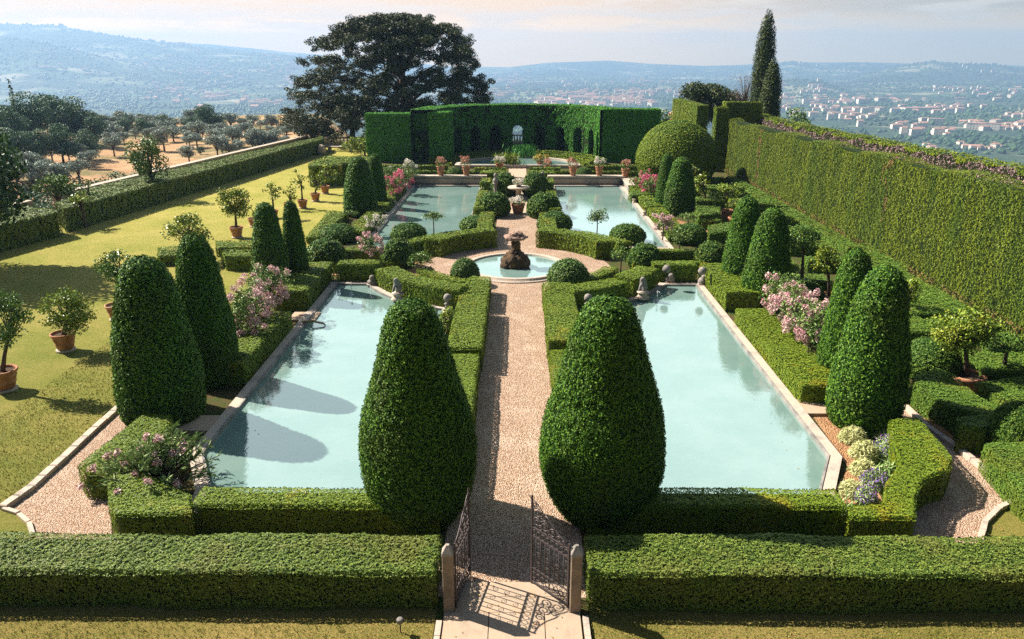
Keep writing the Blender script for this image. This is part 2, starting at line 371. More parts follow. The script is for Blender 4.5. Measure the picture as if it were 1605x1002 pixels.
M['grass'] = leafmat('grass_blades', (0.12, 0.14, 0.02), (0.20, 0.20, 0.035), (0.36, 0.30, 0.08))
# ================================================================== TERRAIN, VALLEY, HILLS
def sm(x, a, b):
    t = np.clip((x - a) / (b - a), 0, 1); return t * t * (3 - 2 * t)
COSP = 0.9455
def ridge(pts, Y0, wid):
    px = np.array([p[0] for p in pts], float); py = np.array([p[1] for p in pts], float)
    return (px - 813) * COSP / 1200, 9.3 + (88 - py) * Y0 * COSP * COSP / 1200, Y0, wid
RIDGES = [
    ridge([(-1500, 80), (-600, 60), (-200, 45), (0, 38), (90, 40), (180, 56), (260, 69), (380, 82), (500, 93), (560, 106), (620, 122)], 5800, 1400),
    ridge([(-1500, 90), (-600, 72), (-100, 60), (0, 59), (60, 65), (130, 84), (230, 104), (330, 118), (450, 130)], 4300, 750),
    ridge([(100, 90), (240, 66), (330, 70), (450, 82), (600, 95), (700, 105), (800, 106), (860, 98), (950, 96), (1020, 101), (1100, 103), (1250, 98), (1400, 100), (1605, 103), (2200, 100)], 7700, 900),
    ridge([(980, 125), (1080, 112), (1150, 109), (1210, 101), (1240, 96), (1290, 103), (1340, 99), (1400, 104), (1500, 106), (1605, 108), (2000, 104)], 6900, 800),
    ridge([(1240, 150), (1300, 134), (1360, 116), (1400, 106), (1460, 97), (1500, 101), (1560, 102), (1605, 107), (1800, 112), (2100, 120)], 5600, 900),
    ridge([(1130, 165), (1170, 142), (1210, 128), (1250, 122), (1290, 126), (1330, 137), (1380, 150), (1420, 162)], 3900, 420),
    ridge([(700, 140), (760, 126), (820, 114), (870, 108), (920, 113), (980, 122), (1040, 135)], 6400, 700),
]
VZ = -150.0
def fbm(X, Y, s):
    P = np.stack([X, Y, np.zeros_like(X)], -1).reshape(-1, 3); r = 0
    for k in range(4): r = r + vnoise(P, s / 2 ** k, k + 3) / 1.8 ** k
    return r.reshape(X.shape)
def terrain(X, Y):
    X = np.asarray(X, float); Y = np.asarray(Y, float)
    R = np.sqrt(X * X + Y * Y); A = X / np.maximum(Y, 1.0)
    dx = np.maximum(np.maximum(-27.5 - X, X - 24), 0); dy = np.maximum(Y - 92, 0) + np.maximum(-30 - Y, 0)
    d = np.sqrt(dx * dx + dy * dy)
    n = fbm(X, Y, 60.0)
    left = sm(-A, 0.13, 0.26) * (Y > 0) + (Y <= 0) * (X < 0)
    orch = -0.35 - 6.0 * sm(d, 0.3, 14) + 0.7 * n * sm(d, 6, 40) + 3.2 * sm(-A, 0.45, 0.72) * sm(R, 110, 210)
    orch = orch - (orch - VZ) * sm(R, 215, 900)
    rest = -0.35 + (VZ + 0.35) * sm(d, 0.5, 640) ** 0.8 - 1.5 * sm(d, 0, 3)
    z = orch * left + rest * (1 - left)
    far = sm(R, 800, 1600)
    z = z + far * (5 + 7 * fbm(X, Y, 700.0))
    for az, hz, Y0, wid in RIDGES:
        hh = np.interp(A, az, hz, left=VZ - 60, right=VZ - 60)
        q = (Y - Y0) / wid
        rz = VZ + (hh - VZ) * np.exp(-q * q) * (Y > 0) + 9 * fbm(X, Y, 900.0) * np.exp(-q * q)
        z = np.maximum(z, np.where(Y > 500, rz, -999))
    return z
def build_terrain():
    a = np.concatenate([np.linspace(-46, 46, 640), np.linspace(46, 314, 180)[1:-1]]) * pi / 180
    r = np.concatenate([[0], np.linspace(6, 300, 120), np.geomspace(300, 9000, 180)[1:]])
    Rr, Aa = np.meshgrid(r, a, indexing='ij'); X = Rr * np.sin(Aa); Y = Rr * np.cos(Aa)
    Z = terrain(X, Y) ; Z[0] = -0.4
    nr, na = X.shape; i, j = np.meshgrid(np.arange(nr - 1), np.arange(na), indexing='ij'); i = i.ravel(); j = j.ravel(); k = (j + 1) % na
    F = np.stack([i * na + j, i * na + k, (i + 1) * na + k, (i + 1) * na + j], 1)
    V = np.stack([X, Y, Z], -1).reshape(-1, 3)
    c = V[F].mean(1); rc = np.hypot(c[:, 0], c[:, 1])
    isl = (rc < 330) & (c[:, 0] < -8)
    mb = MB(); mb.V.append(V); mb.n = len(V)
    mb.F.append((F[~isl], 0, True)); mb.F.append((F[isl], 1, True))
    tag(mb.build('hills_terrain', [M['valley'], M['orch']]), kind='structure')
build_terrain()

# far woods and groves across the valley: tens of thousands of tiny crowns, one object
def valley_woods():
    n = 85000
    Y = 700 * (10.5 ** rng.uniform(0, 1, n) ** 1.0); A = rng.uniform(-0.75, 0.75, n); X = A * Y
    P = np.stack([X, Y, np.zeros(n)], 1)
    w = vnoise(P, 190, 2) + 0.7 * vnoise(P, 60, 5) + 0.5 * vnoise(P, 700, 9)
    keep = w > rng.uniform(-0.5, 1.1, n); X, Y = X[keep], Y[keep]; n = len(X)
    Z = terrain(X, Y)
    s = rng.uniform(3, 6.5, n) * (1 + Y / 12000); h = s * rng.uniform(0.8, 1.9, n)
    base = np.array([(1, 0, .35), (.3, .95, .4), (-.8, .6, .3), (-.8, -.6, .4), (.3, -.95, .3), (0, 0, 1), (0, 0, 0)])
    V = X[:, None, None] * 0 + base[None] * np.stack([s, s, h], 1)[:, None, :] * (1 + rng.uniform(-.2, .2, (n, 7, 1))) + np.stack([X, Y, Z - 1], 1)[:, None, :]
    f = np.array([(i, (i + 1) % 5, 5) for i in range(5)] + [((i + 1) % 5, i, 6) for i in range(5)])
    F = (np.arange(n)[:, None, None] * 7 + f[None]).reshape(-1, 3)
    mb = MB(); mb.add(V.reshape(-1, 3), F, 0, True)
    tag(mb.build('valley_woodland', M['wood']), 'dark woods, groves and hedgerows scattered over the far valley floor', 'woodland', kind='stuff')
valley_woods()

# houses
def house_mesh(w, d, h, flat=False, wing=False):
    mb = MB(); mb.box(-w / 2, w / 2, -d / 2, d / 2, -3, h, 0)
    o = 0.5; r = h + (0.4 if flat else d * 0.24)
    def gable(x0, x1, y0, y1, z, r):
        ym = (y0 + y1) / 2
        v = [(x0, y0, z), (x1, y0, z), (x1, y1, z), (x0, y1, z), (x0 + 1, ym, r), (x1 - 1, ym, r)]
        mb.add(v, [(0, 1, 5, 4), (2, 3, 4, 5)], 1); mb.add(v, [(1, 2, 5), (3, 0, 4)], 1)
    gable(-w / 2 - o, w / 2 + o, -d / 2 - o, d / 2 + o, h + 0.02, r)
    if wing:
        mb.box(w * 0.1, w * 0.42, -d * 0.95, -d / 2 + .01, -3, h * 0.7, 0); gable(w * 0.08, w * 0.44, -d, -d / 2, h * 0.7 + .02, h * 0.7 + 1.6)
    for k in range(max(2, int(w / 5))):       # dark windows sunk in the wall
        x = -w / 2 + w * (k + 0.5) / max(2, int(w / 5))
        for z in np.arange(1.4, h - 1.5, 3.1): mb.box(x - .5, x + .5, -d / 2 - .03, -d / 2 + .05, z, z + 1.5, 2)
    return mb
M['pane'] = plain('dark_window_glass', (0.05, 0.06, 0.07), 0.2, 0.5)
HV = []
for i, (w, d, h, fl, wg) in enumerate([(16, 11, 7, 0, 1), (22, 12, 10, 0, 0), (13, 10, 6, 0, 0), (30, 13, 13, 1, 0), (18, 12, 9, 0, 1), (70, 22, 8, 1, 0)]):
    o = house_mesh(w, d, h, fl, wg).build('house', [M['wall'], M['roof'], M['pane']])
    HV.append(o)
used_h = set()
def put_house(v, x, y, label, group, s=1.0):
    z = float(terrain(np.array([x]), np.array([y]))[0])
    o = HV[v] if v not in used_h else HV[v].copy()
    if v in used_h: COL.objects.link(o)
    used_h.add(v)
    o.location = (x, y, z); o.rotation_euler = (0, 0, random.uniform(-.7, .7)); o.scale = (s,) * 3
    tag(o, label, 'house', group)
def cluster(n, x0, x1, y0, y1, label, group, vs=(0, 1, 2, 3, 4), s=1.0):
    for _ in range(n):
        px, py = random.uniform(x0, x1), random.uniform(y0, y1)
        x, y = G(px, py, VZ + 8); put_house(random.choice(vs), x, y, label, group, s * 1.15 * random.uniform(.8, 1.25))
cluster(72, 835, 1025, 152, 166, 'small pale house with pinkish roof in the dense town beyond the arcade hedge', 'houses of the valley town beyond the arcade', s=1.0)
cluster(14, 760, 960, 128, 140, 'tiny pale house on the farther plain behind the valley town', 'tiny houses behind the valley town')
cluster(42, 1225, 1425, 149, 160, 'cream house in the long row of buildings right of the tall cypress', 'cream houses in a row right of the cypress', s=1.0)
cluster(30, 1290, 1480, 163, 200, 'scattered villa with orange roof among trees in the right valley', 'scattered villas in the right valley', s=.8)
cluster(26, 1505, 1605, 192, 206, 'white block in the village cluster at the right edge of the valley', 'white blocks at the right edge', s=.8)
cluster(16, 1440, 1600, 136, 160, 'faint pale house at the foot of the large right hill', 'faint houses under the right hill')
cluster(12, 1400, 1605, 226, 236, 'low pale shed by the road on the lower right valley floor', 'low sheds on the lower right valley floor', vs=(0, 2), s=.7)
cluster(22, 275, 460, 130, 178, 'pale farmhouse on the hazy plain left of the big pine', 'hazy farmhouses left of the pine')
cluster(10, 60, 260, 110, 160, 'very faint farmhouse on the left hillside far away', 'faint farmhouses on the left hillside')
cluster(5, 400, 480, 118, 132, 'long pale shed far left of the big pine', 'long sheds far left of the pine', vs=(5,))
put_house(5, *G(1440, 173, VZ + 4), 'long reddish factory building in the middle of the right valley', None, 1.6)
def far_town():       # the countless tiny buildings of the plain, kilometres away, as one mass
    mb = MB(); base = []
    for (x0, x1, y0, y1, n) in ((760, 1160, 122, 152, 200), (250, 480, 118, 165, 170), (1210, 1605, 118, 150, 45), (1210, 1605, 150, 215, 70), (0, 300, 100, 150, 60), (860, 1000, 150, 160, 90)):
        cs = [(random.uniform(x0, x1), random.uniform(y0, y1)) for _ in range(9)]
        for _ in range(n):
            c = random.choice(cs); x, y = G(c[0] + random.gauss(0, 22), min(y1 + 4, max(y0 - 4, c[1] + random.gauss(0, 2.2))), VZ + 8); base.append((x, y))
    B_ = np.array(base); B_ = B_[(B_[:, 1] > 1300) & (B_[:, 1] < 9000)]; Z = terrain(B_[:, 0], B_[:, 1])
    for (x, y), z in zip(B_, Z):
        w = random.uniform(8, 20) * (1 + y / 9000); d = random.uniform(7, 10); h = random.uniform(6, 12) * (1 + y / 9000)
        mb.box(x - w / 2, x + w / 2, y - d / 2, y + d / 2, z - 3, z + h, 0)
        v = [(x - w / 2 - .4, y - d / 2 - .4, z + h + .02), (x + w / 2 + .4, y - d / 2 - .4, z + h + .02), (x + w / 2 + .4, y + d / 2 + .4, z + h + .02), (x - w / 2 - .4, y + d / 2 + .4, z + h + .02), (x - w / 2 + 1, y, z + h + 2.6), (x + w / 2 - 1, y, z + h + 2.6)]
        mb.add(v, [(0, 1, 5, 4), (2, 3, 4, 5)], 1)
    tag(mb.build('distant_town', [M['wall'], M['roof']]), 'countless tiny pale buildings scattered far over the hazy plain', 'town', kind='stuff')
far_town()
for v in range(6):
    if v not in used_h: bpy.data.objects.remove(HV[v])

# ================================================================== TREE BUILDERS
def blob_leaves(mb, c, r, dens, size, asp=0.6, spread=0.7, mat=0, fill=0.35, core=None):
    """leaves over and inside an ellipsoid clump"""
    r = np.array(r, float) * np.ones(3)
    ar = 4 * pi * ((r[0] * r[1]) ** 1.6 / 3 + (r[0] * r[2]) ** 1.6 / 3 + (r[1] * r[2]) ** 1.6 / 3) ** (1 / 1.6)
    n = max(12, int(ar * dens)); u = unit(rng.normal(0, 1, (n, 3)))
    k = 1 - fill * rng.random(n) ** 2; k = k * (1 + 0.22 * vnoise(u * 3, 1.0, int(rng.integers(50))))
    leaf_quads(mb, np.array(c) + u * r * k[:, None], unit(u / r), size, asp, spread, mat)
def shade_tree(name, loc, H, crown, nclump, lm, dens, size, trunk_r=0.15, trunk_h=None, label=None, cat='tree', group=None, bk=None, lean=0, squash=0.75, cr=None):
    """crown = (rx, ry, rz) semi-axes centred so that its top reaches H"""
    rx, ry, rz = crown; cz = H - rz; e = empty(name, loc, 0, label, cat, group)
    mb = MB(); tr = MB(); th = trunk_h or cz
    tr.tube([(0, 0, -0.2), (lean * .3, 0, th * .5), (lean, 0, th), (lean, 0, cz + rz * .3)], [trunk_r * 1.25, trunk_r, trunk_r * .8, trunk_r * .3], 8)
    for i in range(nclump):
        u = rng.normal(0, 1, 3); u /= np.linalg.norm(u); k = rng.uniform(0.35, 0.82)
        c = np.array([lean + u[0] * rx * k, u[1] * ry * k, cz + u[2] * rz * k])
        q = (cr or 0.42) * rng.uniform(.7, 1.2)
        blob_leaves(mb, c, (rx * q, ry * q, rz * q * squash), dens, size)
        if i < 14: 
            s = np.array([lean * .8, 0, max(th * .7, c[2] * .45)])
            tr.tube([s, (s + c) / 2 + np.array([0, 0, .06 * H]), c], [trunk_r * .45, trunk_r * .25, trunk_r * .08], 5)
    mb.build('crown', lm, e); tr.build('trunk', M['bark'] if bk is None else bk, e)
    return e

# ---------------- left slope: olive orchard, dark woodland trees
ol = [shade_tree('olive_tree', (0, 0, 0), 4.6, (2.1, 2.1, 1.7), 9, M['olive'], 16, .34, .16, 1.6, cr=.5) for _ in range(3)]
def gz(px, py, z0):
    for _ in range(12):
        x, y = G(px, py, z0); z0 = 0.5 * z0 + 0.5 * float(terrain(np.array([x]), np.array([y]))[0])
    x, y = G(px, py, z0); return x, y, float(terrain(np.array([x]), np.array([y]))[0])
k = 0
OL = [(random.uniform(120, 485), random.uniform(197, 206)) for _ in range(46)]
for row in range(7):
    for i in range(26):
        t = (i + random.uniform(.1, .9)) / 26; px = -20 + 500 * t
        y0 = 308 - 80 * t; y1 = 200 + 8 * t
        py = y0 + (y1 - y0) * (1 - (1 - row / 6.5) ** 1.5) + random.uniform(-5, 5)
        if 240 < py < 285 and 140 < px < 330 and random.random() < .7: continue
        if py < 235 and px < 165: continue
        if random.random() < .22: continue
        OL.append((px, py))
for px, py in OL:
    x, y, z = gz(px, py, -6); s = random.uniform(.52, .88)
    lab = 'grey-green olive tree in the orange orchard beyond the left hedge' if py > 225 else 'pale olive tree in the rows along the far ridge of the orchard'
    grp = 'olive trees in the orchard' if py > 225 else 'olive trees along the orchard ridge'
    if k < 3: o = ol[k]; o.location = (x, y, z); o.scale = (s,) * 3; o['label'] = lab; o['group'] = grp; o['category'] = 'tree'
    else:
        o = copy_tree(ol[k % 3], (x, y, z), random.uniform(0, 6), (s, s, s * random.uniform(.85, 1.15)), lab, grp); 
    k += 1
wt = [shade_tree('woodland_tree', (0, 0, 0), 10, (5.2, 5.2, 4.6), 18, M['grove'], 9, .42, .3, 2.5, cr=.42) for _ in range(2)]
W = [(15, 235, 52), (50, 228, 56), (88, 222, 54), (125, 226, 50), (152, 230, 36), (20, 262, 42), (60, 260, 42), (100, 256, 42), (-15, 245, 56), (140, 250, 32), (35, 205, 30), (200, 212, 25), (225, 214, 27), (258, 207, 22), (325, 208, 32), (345, 207, 26), (300, 207, 23), (372, 232, 13), (315, 242, 12), (1, 285, 26), (-40, 225, 56), (75, 200, 32), (110, 205, 33), (168, 220, 24)]
for i, (px, py, s) in enumerate(W):
    x, y, z = gz(px, py, -6); hp = s; s = (1.4 if hp > 28 else 1.1) * hp / (PX(x, y, z)[1] - PX(x, y, z + 10)[1])
    dark = i in (11, 12, 13, 14, 15, 16)
    lab = 'round dark tree standing on the orchard ridge' if dark else ('small round bush among the olives' if hp < 20 else 'dark green tree in the wooded clump at the left edge of the orchard')
    grp = 'round trees on the orchard ridge' if dark else ('bushes among the olives' if hp < 20 else 'trees of the wooded clump at the left')
    if i < 2: o = wt[i]; o.location = (x, y, z); o.scale = (s,) * 3; o['label'] = lab; o['group'] = grp; o['category'] = 'tree'
    else: copy_tree(wt[i % 2], (x, y, z), random.uniform(0, 6), (s, s, s), lab, grp)
# low thicket under the terrace wall
mb = MB()
for i in range(90):
    t = random.random(); px = 120 + 330 * t; py = 315 - 78 * t + random.uniform(-9, 9); x, y, z = gz(px, py, -6)
    blob_leaves(mb, (x, y, z + .5), (random.uniform(.8, 1.7), random.uniform(.8, 1.7), random.uniform(.6, 1.3)), 14, .28)
for i in range(60):
    px = random.uniform(-30, 130); py = random.uniform(285, 345); x, y, z = gz(px, py, -6)
    blob_leaves(mb, (x, y, z + .4), (random.uniform(.6, 1.4), random.uniform(.6, 1.4), random.uniform(.5, 1.1)), 14, .28)
tag(mb.build('scrub_thicket', M['wood']), 'low blue-green scrub below the terrace wall on the left', 'scrub', kind='stuff')
# slender cypress on the ridge
x, y, z = gz(30, 205, -6); e = empty('cypress_tree', (x, y, z), 0, 'thin dark cypress rising above the wooded clump far left', 'tree')
mb = MB(); 
for q in range(8): blob_leaves(mb, (0, 0, 2 + q * .95), (.8 * (1 - q / 11), .8 * (1 - q / 11), .9), 14, .35)
mb.build('crown', M['wood'], e); MB().tube([(0, 0, -.2), (0, 0, 2.4)], [.16, .12]).build('trunk', M['bark'], e)

M['cypr'] = leafmat('cypress_leaves', (0.022, 0.040, 0.010), (0.05, 0.075, 0.015), (0.11, 0.13, 0.028))
# ---------------- the great pine
def pine():
    Y0 = 92.0; cx = G(618, 88 + 1e-3, 9.29)[0] if False else 0
    sx = (PX(1, Y0, 5)[0] - PX(0, Y0, 5)[0]); X0 = (632 - PX(0, Y0, 5)[0]) / sx
    top = HT(X0, Y0, 27); e = empty('pine_tree', (X0, Y0, -1.5), 0, 'huge spreading dark pine towering behind the left hedge block', 'tree')
    prof = [(25, -25, 15), (36, -70, 50), (50, -88, 75), (70, -128, 98), (88, -142, 108), (105, -120, 112), (125, -140, 120), (150, -158, 134), (168, -165, 122), (190, -178, 90), (205, -182, 60)]
    zs = np.array([HT(X0, Y0, p[0]) for p in prof])[::-1]; wl = (np.array([p[1] for p in prof]) / sx)[::-1]; wr = (np.array([p[2] for p in prof]) / sx)[::-1]
    mb = MB(); tr = MB(); zb = -1.5
    trunkpts = [(0, 0, -.3), (.2, 0, 4), (-.1, .1, 7.5), (.15, 0, 10.5), (0, 0, top - zb - 1.5)]
    tr.tube(trunkpts, [.55, .46, .38, .24, .06], 10)
    n = 0
    while n < 640:
        z = rng.uniform(zs[0] + .1, zs[-1] - .2)
        a = rng.uniform(0, 2 * pi); l = np.interp(z, zs, wl); r = np.interp(z, zs, wr)
        w = (r if cos(a) > 0 else -l) ; dep = min((abs(l) + r) / 2, 7.5)
        ex = abs(cos(a)) * w + abs(sin(a)) * dep
        k = rng.uniform(.12, 1.0) ** .6
        if z > zs[-1] - 4: k = rng.uniform(0, 1) ** .5
        ex = max(ex - .5, .4)
        x, y = ex * k * cos(a), ex * k * sin(a)
        tier = (z + .10 * ex * k + .8 * sin(a * 3) + .5 * sin(a * 5)) % 2.0
        if tier > 1.38 and z < zs[-1] - 3: continue
        c = np.array([x, y, z - zb]); rr = rng.uniform(.55, 1.15)
        for q in range(5):
            o = rng.normal(0, .6, 3) * (rr, rr, .32)
            blob_leaves(mb, c + o, (rr * .55, rr * .55, rr * .36), 38, .22, .42, .8, fill=.5)
        if n % 17 == 0:
            zz = max(1.5, (z - zb) * .72 - .4); s = np.array([0, 0, zz]); m_ = s * .45 + c * .55 + (0, 0, .5)
            tr.tube([s, s * .8 + c * .2 + (0, 0, .25), m_, c - (0, 0, .15)], [.17, .13, .08, .03], 6)
        n += 1
    mb.build('crown', M['pine'], e); tr.build('trunk', M['bark'], e)
pine()
x, y = G(557, 214, .0); y = 88
e = shade_tree('pine_tree', ((557 - PX(0, 88, 2)[0]) / (PX(1, 88, 2)[0] - PX(0, 88, 2)[0]), 86, -.3), 6.0, (4.3, 3.2, 1.7), 22, M['pine'], 20, .26, .30, 3.2, 'low leaning pine with bare trunk beside the left balustrade', cr=.33)
x0 = (487 - PX(0, 88, 2)[0]) / (PX(1, 88, 2)[0] - PX(0, 88, 2)[0])
shade_tree('pine_tree', (x0, 88, -1.0), 4.6, (3.0, 2.6, 2.2), 16, M['pine'], 20, .26, .22, 2, 'low dark pine bough mass at the far end of the left hedge', cr=.38)

# ---------------- right background: tall cypress, holm oak, bare tree, hut, small tree
def wx(px, Y, z=3): return (px - PX(0, Y, z)[0]) / (PX(1, Y, z)[0] - PX(0, Y, z)[0])
def cypress(px, Y, ytop, hw, label, low, seed):
    X0 = wx(px, Y); H = HT(X0, Y, ytop); e = empty('cypress_tree', (X0, Y, -.4), 0, label, 'tree'); mb = MB()
    R = hw * Y * COSP / 1200; n = 90
    for i in range(n):
        t = i / n; r = R * min(1, (t + .12) * 4) * (1 - t ** 6) ** .5
        a = i * 2.4 + seed; c = (cos(a) * r * .5, sin(a) * r * .5, .6 + t * (H - .8))
        blob_leaves(mb, c, (r * .58 + .1, r * .58 + .1, 1.1), 75, .15, .4, .5, fill=.2)
    mb.build('crown', M['cypr'], e); MB().tube([(0, 0, 0), (0, 0, H * .7)], [.22, .06]).build('trunk', M['bark'], e)
cypress(1187, 76, 20, 16, 'tallest pointed cypress rising above the right hedge', False, 0)
cypress(1202, 72.5, 98, 15, 'shorter dark cypress leaning against the foot of the tallest one', False, 2)
for px, Y, yt, rx, lab in ((1102, 84, 120, 2.9, 'bushy olive-green holm oak behind the big clipped dome'), (1140, 84, 136, 1.9, 'smaller holm oak beside the tall cypress')):
    X0 = wx(px, Y); shade_tree('holm_oak', (X0, Y, -.4), HT(X0, Y, yt) + .4, (rx, rx, 2.6), 34, M['cypr'], 34, .2, .22, 2, lab, cr=.40)
X0 = wx(1164, 80); H = HT(X0, 80, 108); e = empty('bare_tree', (X0, 80, -.3), 0, 'bare purplish tree between the holm oak and the cypress', 'tree'); mb = MB(); tr = MB()
tr.tube([(0, 0, 0), (0, 0, H * .6)], [.15, .08])
for i in range(70):
    a = rng.uniform(0, 6.3); r = rng.uniform(.2, 1.3); z = rng.uniform(H * .55, H); tr.tube([(0, 0, z * .6), (cos(a) * r * .5, sin(a) * r * .5, z * .85), (cos(a) * r, sin(a) * r, z)], [.04, .02, .008], 4, 0)
for i in range(14): blob_leaves(mb, (rng.normal(0, .6), rng.normal(0, .6), rng.uniform(H * .65, H * .95)), .4, 22, .12, .3)
mb.build('crown', M['mauve'], e); tr.build('trunk', M['bark'], e)
X0 = wx(1243, 90); shade_tree('small_tree', (X0, 90, -2.5), HT(X0, 90, 170) + 2.5, (2.2, 2.2, 2.0), 14, M['shrub'], 18, .24, .15, 2, 'small rounded tree standing beyond the hedge right of the cypress', cr=.4)
X0 = wx(1043, 84); shade_tree('small_tree', (X0, 84, -.3), HT(X0, 84, 166) + .3, (1.0, 1.0, 1.3), 10, M['boxd'], 26, .2, .1, 2, 'small dark round tree behind the right end of the arcade', cr=.5)
X0 = wx(1076, 88); zt = HT(X0, 88, 166)
e = empty('garden_hut', (X0, 88, -.3), 0, 'small brick hut with tiled roof behind the clipped dome', 'hut')
mb = MB(); mb.box(-1.6, 1.6, -1.4, 1.4, 0, zt - .7); mb.build('wall', plain('brick_wall', (.40, .24, .17), .9, .1, .3, 2.5, 20, .01), e)
mb = MB(); v = [(-1.9, -1.7, zt - .7), (1.9, -1.7, zt - .7), (1.9, 1.7, zt - .7), (-1.9, 1.7, zt - .7), (-.3, 0, zt + .5), (.3, 0, zt + .5)]
mb.add(v, [(0, 1, 5, 4), (2, 3, 4, 5)]); mb.add(v, [(1, 2, 5), (3, 0, 4)]); mb.add(v, [(0, 3, 2, 1)]); mb.build('roof', M['roof'], e)
MB().box(-.35, .35, -1.44, -1.38, 1.2, 2.1).build('window', M['pane'], e)
# ================================================================== GARDEN GROUND
def sheet(name, poly, z, m, t=None):
    mb = MB()
    if t: mb.prism(poly, z - t, z)
    else:
        if area(poly) < 0: poly = poly[::-1]
        mb.add([(x, y, z) for x, y in poly], [tuple(range(len(poly)))])
    return tag(mb.build(name, m), kind='structure')
sheet('garden_ground', [(-27, -12), (23.5, -12), (23.5, 91), (-27, 91)], 0.0, M['bed'], 0.9)
# lawn on the left, strips in front and right
sheet('lawn', [(-26.5, -11), (-26.5, 90), (-14.5, 90), (-13.4, 66), (-10.6, 57), (-10.6, 37), (-10.6, 24)] + GA([(193, 637), (120, 700), (5, 798)]) + [G(-30, 830), (-26, 12), (-1.35, 12), (-1.35, -11)], 0.006, M['lawn'])
sheet('lawn', [(1.35, -11), (1.35, 11.9), (14, 11.9), G(1605, 790), (22.5, 13), (22.5, -11)], 0.006, M['lawn'])
sheet('lawn', [G(1530, 850)] + GA([(1537, 830), (1560, 805), (1595, 785)]) + [(20, 16.2), (20, 11.0), (12, 11.0)], 0.012, M['lawn'])
sheet('lawn', GA([(-60, 802), (5, 800), (30, 808), (46, 822), (52, 842), (52, 856), (-60, 860)]), 0.020, M['lawn'])
# gravel
def sector(cx, cy, r0, r1, a0, a1, n=24):
    o = [(cx + r1 * cos(radians(a0 + (a1 - a0) * i / n)), cy + r1 * sin(radians(a0 + (a1 - a0) * i / n))) for i in range(n + 1)]
    i_ = [(cx + r0 * cos(radians(a1 - (a1 - a0) * i / n)), cy + r0 * sin(radians(a1 - (a1 - a0) * i / n))) for i in range(n + 1)]
    return o + (i_ if r0 > 0 else [(cx, cy)])
FC = (0.0, 34.3)
sheet('gravel_path', [(-1.4, 11.7), (1.4, 11.7), (1.2, 31), (-1.2, 31)], 0.010, M['gravel'])
sheet('gravel_path', sector(*FC, 0, 4.4, 0, 359.9, 64)[:-1], 0.014, M['gravel'])
sheet('gravel_path', [(-1.2, 37.5), (1.2, 37.5), (1.2, 47.5), (-1.2, 47.5)], 0.010, M['gravel'])
sheet('gravel_path', [(-.75, 47.5), (.75, 47.5), (.75, 67.6), (-.75, 67.6)], 0.010, M['slab'])
sheet('gravel_path', GA([(193, 640), (5, 800), (50, 835), (60, 850), (175, 850), (175, 760), (125, 735), (215, 655)]), 0.016, M['gravel'])
sheet('gravel_path', GA([(1420, 640), (1500, 700), (1597, 786), (1560, 805), (1537, 832), (1532, 855), (1425, 855), (1425, 760), (1485, 730), (1400, 650)]), 0.016, M['gravel'])
sheet('gravel_path', [(-14, 11.5), (14, 11.5), (14, 13.0), (-14, 13.0)], 0.008, M['gravel'])
sheet('earth_path', GA([(1425, 640), (1600, 790), (1620, 760), (1500, 690), (1440, 640)]), 0.020, M['earth'])
sheet('earth_path', GA([(1262, 636), (1300, 636), (1345, 700), (1385, 790), (1290, 790), (1330, 735)]), 0.012, M['earth'])
sheet('earth_path', GA([(1035, 360), (1180, 395), (1200, 380), (1060, 345)]), 0.012, M['earth'])
sheet('earth_path', [(-8.3, 33.0), (-4.2, 33.0), (-4.2, 35.6), (-8.3, 35.6)], 0.012, M['earth'])
# threshold slabs
def slabs():
    e = empty('threshold_step', (0, 10.6, 0), 0, 'worn pinkish stone slabs laid in the gateway between the two posts', 'step')
    for (x0, x1, y0, y1) in ((-1.02, 1.0, .87, 1.27), (-1.02, 1.0, .455, .86), (-1.2, -.42, -.5, .445), (-.405, .55, -.5, .445), (.565, 1.18, -.5, .445), (-1.2, -.1, -2.6, -.51), (-.085, 1.18, -2.6, -.51)):
        MB().box(x0, x1, y0, y1, 0.0, 0.05).build('slab', M['slab'], e)
    for s in (-1, 1):
        mb = MB()
        y = -2.6
        while y < .2:
            l = random.uniform(.2, .4); mb.box(s * 1.27 - .05, s * 1.27 + .05, y, y + l - .015, 0.0, random.uniform(.06, .09)); y += l
        mb.build('kerb', M['stone'], e)
slabs()
# stone edgings along the side paths
def kerb(pts, w, h, label, m='stone', name='stone_edging', z=0.0, closed=False, L0=0.5):
    mb = MB(); pts = [Vector((p[0], p[1], 0)) for p in pts]
    if closed: pts.append(pts[0])
    for a, b in zip(pts, pts[1:]):
        d = b - a; ln = d.length
        if ln < .01: continue
        d.normalize(); nn = Vector((-d.y, d.x, 0)); k = max(1, round(ln / L0))
        for i in range(k):
            p = a + d * (ln * i / k + .006); q = a + d * (ln * (i + 1) / k - .006); j = random.uniform(-.006, .006); hz = h + random.uniform(-.008, .008)
            c = [p - nn * (w / 2 + j), q - nn * (w / 2 + j), q + nn * (w / 2 - j), p + nn * (w / 2 - j)]
            cc = sum(c, Vector()) / 4
            v = [(x.x, x.y, z) for x in c] + [(x.x, x.y, z + hz - .02) for x in c] + [tuple((x + (cc - x).normalized() * .025)[:2]) + (z + hz,) for x in c]
            mb.add(v, [(0, 1, 5, 4), (1, 2, 6, 5), (2, 3, 7, 6), (3, 0, 4, 7), (4, 5, 9, 8), (5, 6, 10, 9), (6, 7, 11, 10), (7, 4, 8, 11), (8, 9, 10, 11)])
    return tag(mb.build(name, M[m]), label, 'edging')
kerb(GA([(192, 637), (150, 675), (100, 722), (50, 768), (5, 800)]), .20, .12, 'pale stone edging between the left lawn and the pebble path')
kerb(GA([(5, 800), (30, 808), (46, 822), (52, 842)]), .10, .08, 'short curved stone edging at the left end of the near hedge')
